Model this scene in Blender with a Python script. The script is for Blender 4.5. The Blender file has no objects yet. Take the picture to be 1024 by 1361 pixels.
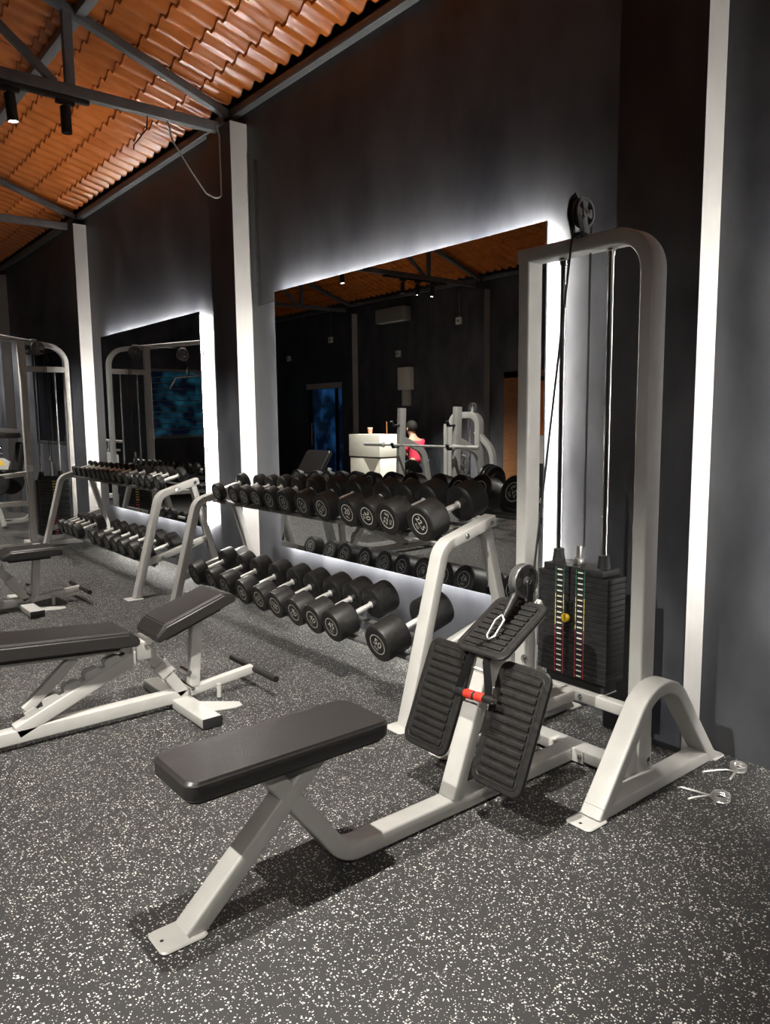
import bpy, bmesh, math, random
from mathutils import Vector, Matrix
random.seed(7)
SC = bpy.context.scene
COL = SC.collection
PI = math.pi
V = Vector
CAMZ = 1.4
XW = 2.97          # wall with the mirrors
XL = -3.74         # opposite wall
YB, YE = -4.6, 16.0  # wall behind the viewer, far end wall

# ------------------------------------------------------------------ materials
def mat(name, col, rough=0.5, metal=0.0, spec=0.5, emit=None, estr=0.0):
    m = bpy.data.materials.new(name); m.use_nodes = True
    b = m.node_tree.nodes['Principled BSDF']
    b.inputs['Base Color'].default_value = (*col, 1)
    b.inputs['Roughness'].default_value = rough
    b.inputs['Metallic'].default_value = metal
    b.inputs['Specular IOR Level'].default_value = spec
    if emit:
        b.inputs['Emission Color'].default_value = (*emit, 1)
        b.inputs['Emission Strength'].default_value = estr
    return m

def noisy(name, c0, c1, scale, rough=(0.4, 0.6), bump=0.0, metal=0.0, spec=0.5, detail=4.0, stretch=(1, 1, 1), coord='Object'):
    m = mat(name, c0, rough[0], metal, spec)
    nt = m.node_tree; N = nt.nodes; L = nt.links; b = N['Principled BSDF']
    tc = N.new('ShaderNodeTexCoord'); mp = N.new('ShaderNodeMapping'); mp.inputs['Scale'].default_value = stretch
    if coord == 'World':
        g = N.new('ShaderNodeNewGeometry'); L.new(g.outputs['Position'], mp.inputs['Vector'])
    else:
        L.new(tc.outputs[coord], mp.inputs['Vector'])
    n = N.new('ShaderNodeTexNoise'); n.inputs['Scale'].default_value = scale; n.inputs['Detail'].default_value = detail
    L.new(mp.outputs[0], n.inputs['Vector'])
    r = N.new('ShaderNodeValToRGB'); r.color_ramp.elements[0].position = 0.32; r.color_ramp.elements[1].position = 0.68
    r.color_ramp.elements[0].color = (*c0, 1); r.color_ramp.elements[1].color = (*c1, 1)
    L.new(n.outputs['Fac'], r.inputs['Fac']); L.new(r.outputs['Color'], b.inputs['Base Color'])
    mr = N.new('ShaderNodeMapRange'); mr.inputs['From Min'].default_value = 0.3; mr.inputs['From Max'].default_value = 0.7
    mr.inputs['To Min'].default_value = rough[0]; mr.inputs['To Max'].default_value = rough[1]
    L.new(n.outputs['Fac'], mr.inputs['Value']); L.new(mr.outputs[0], b.inputs['Roughness'])
    if bump:
        bp = N.new('ShaderNodeBump'); bp.inputs['Strength'].default_value = bump; bp.inputs['Distance'].default_value = 0.01
        L.new(n.outputs['Fac'], bp.inputs['Height']); L.new(bp.outputs[0], b.inputs['Normal'])
    return m

def floor_material():
    m = mat('speckled_rubber', (0.02, 0.02, 0.02), 0.55, 0, 0.35)
    nt = m.node_tree; N = nt.nodes; L = nt.links; b = N['Principled BSDF']
    g = N.new('ShaderNodeNewGeometry')
    wn = N.new('ShaderNodeTexNoise'); wn.inputs['Scale'].default_value = 240; wn.inputs['Detail'].default_value = 1
    L.new(g.outputs['Position'], wn.inputs['Vector'])
    sub = N.new('ShaderNodeVectorMath'); sub.operation = 'SUBTRACT'; sub.inputs[1].default_value = (0.5, 0.5, 0.5)
    L.new(wn.outputs['Color'], sub.inputs[0])
    sc = N.new('ShaderNodeVectorMath'); sc.operation = 'SCALE'; sc.inputs['Scale'].default_value = 0.006
    L.new(sub.outputs[0], sc.inputs[0])
    add = N.new('ShaderNodeVectorMath'); add.operation = 'ADD'
    L.new(g.outputs['Position'], add.inputs[0]); L.new(sc.outputs[0], add.inputs[1])
    masks = []
    for scale, thr, dens in ((118, 0.31, 0.22), (220, 0.34, 0.15)):
        v = N.new('ShaderNodeTexVoronoi'); v.voronoi_dimensions = '2D'; v.inputs['Scale'].default_value = scale
        L.new(add.outputs[0], v.inputs['Vector'])
        sep = N.new('ShaderNodeSeparateColor'); L.new(v.outputs['Color'], sep.inputs[0])
        th = N.new('ShaderNodeMath'); th.operation = 'MULTIPLY'; th.inputs[1].default_value = thr
        a1 = N.new('ShaderNodeMath'); a1.operation = 'ADD'; a1.inputs[1].default_value = 0.22
        L.new(sep.outputs[1], a1.inputs[0]); L.new(a1.outputs[0], th.inputs[0])
        lt = N.new('ShaderNodeMath'); lt.operation = 'LESS_THAN'
        L.new(v.outputs['Distance'], lt.inputs[0]); L.new(th.outputs[0], lt.inputs[1])
        ds = N.new('ShaderNodeMath'); ds.operation = 'LESS_THAN'; ds.inputs[1].default_value = dens
        L.new(sep.outputs[0], ds.inputs[0])
        mu = N.new('ShaderNodeMath'); mu.operation = 'MULTIPLY'; L.new(lt.outputs[0], mu.inputs[0]); L.new(ds.outputs[0], mu.inputs[1])
        masks.append(mu)
    mx = N.new('ShaderNodeMath'); mx.operation = 'MAXIMUM'; L.new(masks[0].outputs[0], mx.inputs[0]); L.new(masks[1].outputs[0], mx.inputs[1])
    bn = N.new('ShaderNodeTexNoise'); bn.inputs['Scale'].default_value = 420; L.new(g.outputs['Position'], bn.inputs['Vector'])
    br = N.new('ShaderNodeValToRGB'); br.color_ramp.elements[0].color = (0.021, 0.021, 0.0208, 1); br.color_ramp.elements[1].color = (0.036, 0.0355, 0.0345, 1)
    L.new(bn.outputs['Fac'], br.inputs['Fac'])
    mix = N.new('ShaderNodeMix'); mix.data_type = 'RGBA'
    L.new(mx.outputs[0], mix.inputs['Factor']); L.new(br.outputs[0], mix.inputs['A']); mix.inputs['B'].default_value = (0.64, 0.63, 0.59, 1)
    L.new(mix.outputs['Result'], b.inputs['Base Color'])
    bp = N.new('ShaderNodeBump'); bp.inputs['Strength'].default_value = 0.25; bp.inputs['Distance'].default_value = 0.002
    L.new(bn.outputs['Fac'], bp.inputs['Height']); L.new(bp.outputs[0], b.inputs['Normal'])
    return m

M = {}
M['floor'] = floor_material()
M['wall'] = noisy('dark_slate_paint', (0.036, 0.0385, 0.047), (0.088, 0.091, 0.103), 3.2, (0.32, 0.55), 0.10, detail=9, stretch=(1, 1.2, 0.6), coord='World', spec=0.45)
M['strip'] = noisy('pale_grey_paint', (0.46, 0.455, 0.44), (0.51, 0.505, 0.49), 5, (0.5, 0.6), 0.05, coord='World')
M['tile'] = noisy('terracotta_roof_sheet', (0.50, 0.135, 0.022), (0.60, 0.17, 0.032), 7, (0.16, 0.26), 0.0, coord='World')
M['truss'] = noisy('grey_steel_paint', (0.10, 0.105, 0.11), (0.14, 0.145, 0.15), 9, (0.4, 0.55), coord='World')
M['metal'] = noisy('light_grey_powder_coat', (0.41, 0.405, 0.385), (0.45, 0.445, 0.42), 12, (0.30, 0.40), 0.0)
M['vinyl'] = noisy('black_vinyl', (0.016, 0.015, 0.0145), (0.024, 0.022, 0.021), 160, (0.34, 0.44), 0.06)
M['rubber'] = noisy('black_rubber', (0.009, 0.0087, 0.0083), (0.016, 0.015, 0.014), 60, (0.40, 0.54), 0.05, spec=0.4)
M['matte'] = mat('matte_black', (0.012, 0.012, 0.012), 0.6)
M['plate'] = noisy('black_stack_steel', (0.010, 0.010, 0.0105), (0.017, 0.017, 0.018), 40, (0.45, 0.6), spec=0.35)
M['chrome'] = mat('chrome', (0.72, 0.72, 0.70), 0.16, 1.0)
M['satin'] = mat('satin_steel', (0.66, 0.65, 0.62), 0.32, 0.9)
M['grip_steel'] = mat('brushed_steel', (0.80, 0.79, 0.76), 0.42, 0.55)
M['rail'] = mat('dark_grey_rail', (0.09, 0.09, 0.09), 0.4)
M['white'] = mat('white_paint', (0.72, 0.71, 0.67), 0.5)
M['number'] = mat('pale_lettering', (0.62, 0.61, 0.55), 0.5)
M['mirror'] = mat('mirror_glass', (0.84, 0.86, 0.86), 0.0, 1.0)
M['back'] = mat('mirror_backing', (0.02, 0.02, 0.02), 0.7)
M['led'] = mat('led_strip', (0.9, 0.9, 0.9), 0.5, emit=(1.0, 0.965, 0.90), estr=190)
M['lens'] = mat('lit_lamp_lens', (0.9, 0.9, 0.9), 0.5, emit=(1.0, 0.96, 0.88), estr=25)
M['webbing'] = mat('black_webbing', (0.006, 0.006, 0.006), 0.9, 0, 0.1)
M['red'] = mat('red_grip', (0.55, 0.035, 0.02), 0.4)
M['yellow'] = mat('yellow_plastic', (0.75, 0.50, 0.02), 0.35)
M['green'] = mat('green_scale', (0.03, 0.16, 0.09), 0.5)
M['yline'] = mat('yellow_scale', (0.62, 0.52, 0.12), 0.5)
M['rline'] = mat('red_scale', (0.42, 0.045, 0.06), 0.5)
M['glass'] = mat('dark_window_glass', (0.012, 0.014, 0.018), 0.03, 0, 0.6)
M['desk'] = noisy('cream_laminate', (0.66, 0.63, 0.54), (0.72, 0.69, 0.60), 4, (0.4, 0.5))
M['deskshade'] = mat('taupe_laminate', (0.34, 0.31, 0.26), 0.5)
M['skin'] = mat('skin', (0.34, 0.19, 0.12), 0.55)
M['shirt'] = mat('red_fabric', (0.46, 0.02, 0.05), 0.8)
M['denim'] = mat('dark_blue_denim', (0.02, 0.03, 0.07), 0.85)
M['hair'] = mat('black_hair', (0.008, 0.007, 0.006), 0.75, 0, 0.2)
M['orange'] = mat('orange_panel', (0.75, 0.20, 0.03), 0.5)
M['wood'] = noisy('brown_wood', (0.22, 0.09, 0.03), (0.30, 0.13, 0.05), 6, (0.4, 0.6), stretch=(1, 1, 8))
M['grey'] = mat('mid_grey_plastic', (0.25, 0.25, 0.24), 0.5)
M['cup'] = mat('coral_paper_cup', (0.75, 0.22, 0.13), 0.5)
M['bluepaint'] = mat('blue_lettering', (0.05, 0.25, 0.55), 0.5)
M['night'] = None

def night_material(name, c0, c1, strength, scale):
    m = noisy(name, c0, c1, scale, (0.5, 0.6), coord='World', detail=8)
    rr = [n for n in m.node_tree.nodes if n.type == 'VALTORGB'][0].color_ramp; rr.elements[0].position = 0.46; rr.elements[1].position = 0.72
    nt = m.node_tree; b = nt.nodes['Principled BSDF']
    src = b.inputs['Base Color'].links[0].from_socket
    nt.links.new(src, b.inputs['Emission Color']); b.inputs['Emission Strength'].default_value = strength  # the noise colour also emits, so night light is painted in
    return m
M['night'] = night_material('night_street_glow', (0.003, 0.008, 0.022), (0.03, 0.20, 0.30), 0.32, 2.4)
M['night_blue'] = night_material('blue_night_yard_glow', (0.002, 0.005, 0.018), (0.03, 0.12, 0.34), 0.45, 1.8)

# ------------------------------------------------------------------ mesh helpers
def rect_section(w, t, r, n=3):
    r = min(r, w / 2 * 0.98, t / 2 * 0.98); pts = []
    for cx, cy, a0 in ((w/2-r, t/2-r, 0), (-w/2+r, t/2-r, 90), (-w/2+r, -t/2+r, 180), (w/2-r, -t/2+r, 270)):
        for i in range(n + 1):
            a = math.radians(a0 + 90 * i / n); pts.append((cx + r*math.cos(a), cy + r*math.sin(a)))
    return pts

def fillet(pts, radii, seg=8):
    pts = [V(p) for p in pts]; out = [pts[0]]
    if not isinstance(radii, (list, tuple)): radii = [radii] * (len(pts) - 2)
    for i in range(1, len(pts) - 1):
        p, r = pts[i], radii[i-1]
        a = (pts[i-1] - p).normalized(); b = (pts[i+1] - p).normalized()
        ang = a.angle(b)
        if r <= 0 or ang > PI - 0.01: out.append(p); continue
        d = r / math.tan(ang / 2); c = p + (a + b).normalized() * (r / math.sin(ang / 2))
        s = p + a * d; e = p + b * d
        u = (s - c); w = (e - c); tot = u.angle(w)
        ax = u.cross(w).normalized()
        for k in range(seg + 1):
            out.append(c + Matrix.Rotation(tot * k / seg, 3, ax) @ u)
    out.append(pts[-1]); return out

def loft(bm, rings, caps=True, mi=0):
    vs = [[bm.verts.new(p) for p in ring] for ring in rings]
    n = len(vs[0]); fs = []
    for a, b in zip(vs, vs[1:]):
        for i in range(n):
            j = (i + 1) % n
            fs.append(bm.faces.new((a[i], a[j], b[j], b[i])))
    if caps:
        fs.append(bm.faces.new(list(reversed(vs[0])))); fs.append(bm.faces.new(vs[-1]))
    for f in fs: f.material_index = mi
    return fs

def sweep(bm, path, nrm, w, t, r=0.007, mi=0, n=3):
    """rectangular tube along a planar path; w is measured along nrm, t in the plane of the path"""
    path = [V(p) for p in path]; nrm = V(nrm).normalized(); sec = rect_section(w, t, r, n); rings = []
    for i, p in enumerate(path):
        d0 = (p - path[i-1]).normalized() if i else (path[1] - p).normalized()
        d1 = (path[i+1] - p).normalized() if i < len(path) - 1 else d0
        tg = (d0 + d1).normalized(); k = 1 / max(0.3, tg.dot(d0))
        side = nrm.cross(tg).normalized()
        rings.append([p + nrm * a + side * (b * k) for a, b in sec])
    return loft(bm, rings, True, mi)

def rod(bm, path, r, seg=10, mi=0, caps=True):
    path = [V(p) for p in path]; rings = []; ref = None
    for i, p in enumerate(path):
        d0 = (p - path[i-1]).normalized() if i else (path[1] - p).normalized()
        d1 = (path[i+1] - p).normalized() if i < len(path) - 1 else d0
        tg = (d0 + d1).normalized()
        if ref is None:
            ref = tg.cross(V((0, 0, 1)))
            if ref.length < 0.1: ref = tg.cross(V((1, 0, 0)))
        ref = (ref - tg * ref.dot(tg)).normalized(); bi = tg.cross(ref)
        rr = r[i] if isinstance(r, (list, tuple)) else r
        rings.append([p + ref * (rr*math.cos(2*PI*k/seg)) + bi * (rr*math.sin(2*PI*k/seg)) for k in range(seg)])
    return loft(bm, rings, caps, mi)

def lathe(bm, prof, origin, axis, seg=32, mi=0):
    """prof: (distance along axis, radius)"""
    axis = V(axis).normalized(); origin = V(origin)
    u = axis.orthogonal().normalized(); w = axis.cross(u); rings = []
    for d, r in prof:
        r = max(r, 1e-5)
        rings.append([origin + axis*d + u*(r*math.cos(2*PI*k/seg)) + w*(r*math.sin(2*PI*k/seg)) for k in range(seg)])
    return loft(bm, rings, True, mi)

def box(bm, lo, hi, r=0.0, mi=0, seg=2, mtx=None):
    lo, hi = V(lo), V(hi); c = (lo + hi) / 2; s = hi - lo
    res = bmesh.ops.create_cube(bm, size=1.0, matrix=Matrix.Translation(c) @ Matrix.Diagonal((s.x, s.y, s.z, 1)))
    vs = res['verts']; fs = list({f for v in vs for f in v.link_faces})
    for f in fs: f.material_index = mi
    if r > 0:
        es = list({e for v in vs for e in v.link_edges})
        rb = bmesh.ops.bevel(bm, geom=es, offset=min(r, min(s) * 0.49), offset_type='OFFSET', segments=seg, profile=0.5, affect='EDGES', clamp_overlap=True)
        vs = list({v for f in rb['faces'] for v in f.verts} | {v for v in vs if v.is_valid})
        for f in rb['faces']: f.material_index = mi
    if mtx is not None:
        bmesh.ops.transform(bm, matrix=mtx, verts=[v for v in vs if v.is_valid])
    return vs

def slab(bm, outline, o, u, v, th, edge=0.004, mi=0):
    """flat plate with soft edges; outline in (u, v), thickness along u x v starting at o"""
    o, u, v = V(o), V(u).normalized(), V(v).normalized(); n = u.cross(v)
    cx = sum(p[0] for p in outline)/len(outline); cy = sum(p[1] for p in outline)/len(outline)
    ext = max(max(abs(p[0]-cx), abs(p[1]-cy)) for p in outline); k = 1 - edge/ext
    def ring(s, h): return [o + u*(cx+(p[0]-cx)*s) + v*(cy+(p[1]-cy)*s) + n*h for p in outline]
    e = min(edge, th*0.45)
    return loft(bm, [ring(k, 0), ring(1, e), ring(1, th-e), ring(k, th)], True, mi)

def rrect(w, h, r, cx=0, cy=0, n=6):
    return [(cx+a, cy+b) for a, b in rect_section(w, h, r, n)]

def finish(bm, name, m, parent=None, smooth=True, angle=35):
    bmesh.ops.recalc_face_normals(bm, faces=bm.faces)
    me = bpy.data.meshes.new(name); bm.to_mesh(me); bm.free()
    for x in (m if isinstance(m, (list, tuple)) else [m]): me.materials.append(x)
    if smooth:
        me.polygons.foreach_set('use_smooth', [True]*len(me.polygons)); me.set_sharp_from_angle(angle=math.radians(angle))
    o = bpy.data.objects.new(name, me); COL.objects.link(o)
    if parent is not None: o.parent = parent
    return o

class B:
    """collects shapes for ONE mesh object"""
    def __init__(s): s.bm = bmesh.new()
    def __getattr__(s, k):
        f = {'sweep': sweep, 'rod': rod, 'lathe': lathe, 'box': box, 'slab': slab, 'loft': loft}[k]
        def g(*a, **kw): f(s.bm, *a, **kw); return s
        return g
    def done(s, name, m, parent=None, **kw): return finish(s.bm, name, m, parent, **kw)

def thing(name, label, cat, loc=(0, 0, 0), group=None, rz=0.0):
    o = bpy.data.objects.new(name, None); COL.objects.link(o); o.empty_display_size = 0.1
    o.location = loc; o.rotation_euler[2] = rz
    o['label'] = label; o['category'] = cat
    if group: o['group'] = group
    return o
def tag(o, label, cat, group=None):
    o['label'] = label; o['category'] = cat
    if group: o['group'] = group
    return o
def struct(o): o['kind'] = 'structure'; return o
def copy_tree(o, parent=None):
    c = o.copy(); COL.objects.link(c)
    if parent is not None: c.parent = parent
    for ch in o.children: copy_tree(ch, c)
    return c

_txt = {}
def text_mesh(s, size=1.0, extrude=0.0):
    key = (s, size, extrude)
    if key in _txt: return _txt[key]
    cu = bpy.data.curves.new('lettering', 'FONT'); cu.body = s; cu.size = size; cu.align_x = 'CENTER'; cu.align_y = 'CENTER'; cu.extrude = extrude; cu.resolution_u = 3
    ob = bpy.data.objects.new('lettering', cu); COL.objects.link(ob)
    dg = bpy.context.evaluated_depsgraph_get()
    me = bpy.data.meshes.new_from_object(ob.evaluated_get(dg))
    bpy.data.objects.remove(ob); bpy.data.curves.remove(cu)
    _txt[key] = me; return me

def add_text(bm, s, size, mtx, mi=0, off=0.02):
    me = text_mesh(s, size); n0 = len(bm.verts); f0 = len(bm.faces)
    bm.from_mesh(me); bm.verts.ensure_lookup_table(); bm.faces.ensure_lookup_table()
    bmesh.ops.transform(bm, matrix=mtx, verts=bm.verts[n0:])
    for f in bm.faces[f0:]: f.material_index = mi

ORD = ['first', 'second', 'third', 'fourth', 'fifth', 'sixth', 'seventh', 'eighth', 'ninth', 'tenth', 'eleventh', 'twelfth', 'thirteenth', 'fourteenth', 'fifteenth']

# ------------------------------------------------------------------ the room
struct(B().box((XL-0.2, YB-0.2, -0.12), (XW+0.2, YE+0.2, 0.0)).done('floor', M['floor'], smooth=False))
EAVE, SLOPE, XR = 3.72, 0.345, (XW + XL) / 2
ZR = EAVE + SLOPE * (XW - XR)
# wall with the mirrors; a window opening far down it
w1 = (10.2, 11.57, 1.08, 2.36)
b = B()
b.box((XW, YB, 0), (XW+0.18, w1[0], EAVE+0.05)).box((XW, w1[1], 0), (XW+0.18, YE, EAVE+0.05))
b.box((XW, w1[0], 0), (XW+0.18, w1[1], w1[2])).box((XW, w1[0], w1[3]), (XW+0.18, w1[1], EAVE+0.05))
struct(b.done('wall_right', M['wall'], smooth=False))
dw = (13.2, 14.6, 2.16)
b = B()
b.box((XL-0.18, YB, 0), (XL, dw[0], EAVE+0.05)).box((XL-0.18, dw[1], 0), (XL, YE, EAVE+0.05)).box((XL-0.18, dw[0], dw[2]), (XL, dw[1], EAVE+0.05))
struct(b.done('wall_left', M['wall'], smooth=False))
def gable(bm, y0, y1, hole=None):
    if hole is None:
        pts = [(XL, 0), (XW, 0), (XW, EAVE), (XR, ZR), (XL, EAVE)]
        loft(bm, [[V((x, y0, z)) for x, z in pts], [V((x, y1, z)) for x, z in pts]])
    else:
        x0, x1, z0, z1 = hole
        for pts in ([(XL, 0), (XW, 0), (XW, z0), (XL, z0)], [(XL, z0), (x0, z0), (x0, z1), (XL, z1)], [(x1, z0), (XW, z0), (XW, z1), (x1, z1)],
                    [(XL, z1), (XW, z1), (XW, EAVE), (XR, ZR), (XL, EAVE)]):
            loft(bm, [[V((x, y0, z)) for x, z in pts], [V((x, y1, z)) for x, z in pts]])
w2 = (-3.2, -0.62, 1.0, 2.5)
b = B(); gable(b.bm, YB-0.18, YB); struct(b.done('wall_back', M['wall'], smooth=False))
b = B(); gable(b.bm, YE, YE+0.18, w2); struct(b.done('wall_front', M['wall'], smooth=False))

# corrugated tile-profile roof sheets, seen from below
def roof(name, side):
    bm = bmesh.new(); P = 0.165; ST = 0.235
    y0, y1 = YB, YE; nper = 10; ny = int((y1-y0)/P*nper)
    xs = []; x = 0.0; L = (XW - XR)
    row = 0
    while x < L:
        for f, h in ((0.0, 0.0), (0.5, -0.010), (0.93, -0.022)):
            xx = x + ST*f
            if xx < L: xs.append((xx, h))
        xs.append((min(x + ST*0.935, L), 0.0)) if x + ST*0.935 < L else None
        x += ST
    xs.append((L, 0.0))
    prof = [0.0, 0.55, 0.92, 1.0, 1.0, 0.92, 0.55, 0.1, 0.0, 0.0]
    grid = []
    for xx, h in xs:
        r = []
        for j in range(ny + 1):
            y = y0 + j*P/nper
            z = EAVE + 0.035 + SLOPE*xx + h + 0.040*prof[j % nper]
            X = (XW - 0.055 - xx) if side > 0 else (XL + 0.055 + xx)
            r.append(bm.verts.new((X, y, z)))
        grid.append(r)
    for a, c in zip(grid, grid[1:]):
        for j in range(ny):
            bm.faces.new((a[j], a[j+1], c[j+1], c[j]))
    return struct(finish(bm, name, M['tile'], angle=40))
roof('ceiling', 1); roof('ceiling', -1)
# dark boarding above the sheets closes the roof
b = B()
for xa, xb in ((XW+0.2, XR), (XL-0.2, XR)):
    za = EAVE + 0.12 - SLOPE*0.2 if True else 0
    loft(b.bm, [[V((xa, YB-0.2, za)), V((xb, YB-0.2, ZR+0.12)), V((xb, YB-0.2, ZR+0.2)), V((xa, YB-0.2, za+0.08))], [V((xa, YE+0.2, za)), V((xb, YE+0.2, ZR+0.12)), V((xb, YE+0.2, ZR+0.2)), V((xa, YE+0.2, za+0.08))]])
struct(b.done('roof', M['matte'], smooth=False))

PY = [-1.94, 1.76, 5.47, 9.175, 12.87]
def pillar(name, side, y):
    bm = bmesh.new(); d = 0.14; y0, y1 = y-0.19, y+0.19
    xa, xb = (XW-d, XW) if side > 0 else (XL, XL+d)
    box(bm, (xa, y0, 0), (xb, y1, 3.58 if side > 0 else 3.5), 0.0, 0)
    for f in bm.faces:
        if f.normal.y < -0.9: f.material_index = 1
    return struct(finish(bm, name, [M['wall'], M['strip']], smooth=False))
for i, y in enumerate(PY):
    pillar('pillar', 1, y); pillar('pillar', -1, y)
# eave beams between the pillars
for side in (1, -1):
    for i in range(len(PY)):
        ya = PY[i] + 0.05; yb = (PY[i+1] - 0.05) if i+1 < len(PY) else YE
        x = XW-0.03 if side > 0 else XL+0.03
        o = B().sweep([(x, ya, EAVE-0.035), (x, yb, EAVE-0.035)], (1, 0, 0), 0.06, 0.055, 0.004).done('eave_beam', M['truss']); struct(o)
    x = XW-0.03 if side > 0 else XL+0.03
    struct(B().sweep([(x, YB, EAVE-0.035), (x, PY[0]-0.05, EAVE-0.035)], (1, 0, 0), 0.06, 0.055, 0.004).done('eave_beam', M['truss']))
# roof trusses
def truss(y):
    root = bpy.data.objects.new('roof_beam', None); COL.objects.link(root); root.location = (0, y, 0); root['kind'] = 'structure'
    n = (0, 1, 0); zt = 3.578
    def piece(nm, pts, w=0.06, t=0.07): return B().sweep(pts, n, w, t, 0.004).done(nm, M['truss'], root)
    piece('tie_beam', [(XL+0.15, 0, zt), (XW-0.15, 0, zt)], 0.06, 0.072)
    zc = EAVE - 0.03
    for s in (1, -1):
        xe = XW-0.05 if s > 0 else XL+0.05
        piece('top_chord', [(xe, 0, zc), (XR, 0, zc+SLOPE*abs(xe-XR))], 0.06, 0.055)
        for xx in (1.755, 0.55):
            X = xx if s > 0 else 2*XR - xx
            piece('upright', [(X, 0, zt), (X, 0, zc + SLOPE*(XW-0.05-xx))], 0.05, 0.062)
        for xa, xb in ((1.66, 0.60), (0.50, XR+0.05)):
            A = xa if s > 0 else 2*XR - xa; Bx = xb if s > 0 else 2*XR - xb
            piece('diagonal', [(A, 0, zt+0.03), (Bx, 0, zc + SLOPE*(XW-0.05-xb))], 0.04, 0.05)
    piece('king_post', [(XR, 0, zt), (XR, 0, zc+SLOPE*(XW-0.05-XR))], 0.05, 0.062)
    return root
for y in PY: truss(y)
for s in (1, -1):
    for xx in (1.84, 0.7):
        X = xx if s > 0 else 2*XR - xx
        z = EAVE - 0.01 + SLOPE*(XW-0.055-xx)
        struct(B().sweep([(X, YB, z), (X, YE, z)], (1, 0, 0), 0.07, 0.05, 0.004).done('roof_beam', M['truss']))

# windows and the glazed door
b = B()
for y0, y1, z0, z1 in ((w1[0], w1[1], w1[2], w1[2]+0.05), (w1[0], w1[1], w1[3]-0.05, w1[3]), (w1[0], w1[0]+0.05, w1[2], w1[3]), (w1[1]-0.05, w1[1], w1[2], w1[3])):
    b.box((XW+0.02, y0, z0), (XW+0.07, y1, z1), 0.003)
b.box((XW+0.025, (w1[0]+w1[1])/2-0.02, w1[2]), (XW+0.065, (w1[0]+w1[1])/2+0.02, w1[3]), 0.003)
o = struct(b.done('window_1', M['matte']))
B().box((XW+0.04, w1[0]+0.02, w1[2]+0.02), (XW+0.05, w1[1]-0.02, w1[3]-0.02)).done('pane', M['glass'], o, smooth=False)
b = B()
for k in range(12):
    z = w2[2] + 0.06 + k*0.125
    b.box((w2[0], YE+0.03, z), (w2[1], YE+0.05, z+0.018), 0.002)
for x in (w2[0], -1.9, w2[1]-0.04): b.box((x, YE+0.02, w2[2]), (x+0.04, YE+0.07, w2[3]), 0.002)
for z in (w2[2], w2[3]-0.04): b.box((w2[0], YE+0.02, z), (w2[1], YE+0.07, z+0.04), 0.002)
o = struct(b.done('window_2', M['grey']))
B().box((w2[0], YE+0.09, w2[2]), (w2[1], YE+0.095, w2[3])).done('pane', mat('clear_glass', (0.8, 0.9, 0.9), 0.02), o, smooth=False)
pm = o.children[0].data.materials[0].node_tree.nodes['Principled BSDF']; pm.inputs['Transmission Weight'].default_value = 1.0; pm.inputs['IOR'].default_value = 1.45
struct(B().box((-7, YE+2.4, -0.1), (5, YE+2.5, 4.5)).done('exterior_street_glow', M['night'], smooth=False))  # flat backdrop; the lit street is only its glowing colour
b = B()
b.box((XL-0.12, dw[0], dw[2]-0.12), (XL+0.02, dw[1], dw[2]), 0.004)
o = struct(b.done('door_1', M['strip']))
b = B()
for y0, y1, z0, z1 in ((dw[0], dw[0]+0.07, 0, dw[2]-0.12), (dw[1]-0.07, dw[1], 0, dw[2]-0.12), (dw[0], dw[1], 0, 0.1), (dw[0]+0.3, dw[0]+0.36, 0, dw[2]-0.12)):
    b.box((XL-0.09, y0, z0), (XL-0.03, y1, z1), 0.003)
b.done('door_frame', M['matte'], o)
g = B().box((XL-0.065, dw[0]+0.05, 0.08), (XL-0.055, dw[1]-0.05, dw[2]-0.1)).done('door_glass', pm.id_data.original if False else o.children[0].data.materials[0], o, smooth=False)
g.data.materials.clear(); g.data.materials.append(bpy.data.materials['clear_glass'])
B().rod([(XL+0.03, dw[1]-0.2, 0.8), (XL+0.03, dw[1]-0.2, 1.3)], 0.014, 8).rod([(XL-0.05, dw[1]-0.2, 0.9), (XL+0.03, dw[1]-0.2, 0.9)], 0.008, 6).rod([(XL-0.05, dw[1]-0.2, 1.2), (XL+0.03, dw[1]-0.2, 1.2)], 0.008, 6).done('door_handle', M['chrome'], o)
struct(B().box((XL-2.6, 9, -0.1), (XL-2.5, 20, 4)).done('exterior_yard_glow', M['night_blue'], smooth=False))  # flat backdrop with the blue yard light painted in as emission

# ------------------------------------------------------------------ mirrors with light behind the edge
def wall_mirror(y0, y1, label):
    z0, z1 = 0.46, 2.302
    t = thing('wall_mirror', label, 'mirror', (XW, (y0+y1)/2, z0), 'back-lit mirrors on the dark wall')
    h, H = (y1-y0)/2, z1-z0
    B().box((-0.065, -h, 0), (-0.060, h, H)).done('glass', M['mirror'], t, smooth=False)
    B().box((-0.0595, -h+0.001, 0.001), (-0.055, h-0.001, H-0.001)).done('backing', M['back'], t, smooth=False)
    i = 0.022
    for a, c in (((-h+i, i), (h-i, i+0.008)), ((-h+i, H-i-0.008), (h-i, H-i)), ((-h+i, i+0.01), (-h+i+0.008, H-i-0.01)), ((h-i-0.008, i+0.01), (h-i, H-i-0.01))):
        B().box((-0.045, a[0], a[1]), (-0.033, c[0], c[1])).done('light_strip', M['led'], t, smooth=False)
    for yy in (-h*0.6, h*0.6):
        for zz in (0.25, H-0.25): B().box((-0.0555, yy-0.03, zz-0.03), (0.0, yy+0.03, zz+0.03)).done('standoff', M['back'], t, smooth=False)
    return t
wall_mirror(2.377, 4.84, 'large back-lit wall mirror behind the near dumbbell rack')
wall_mirror(6.077, 8.515, 'back-lit wall mirror behind the far dumbbell rack')
wall_mirror(-1.323, 1.14, 'back-lit wall mirror just past the pale strip at the right edge')

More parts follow.
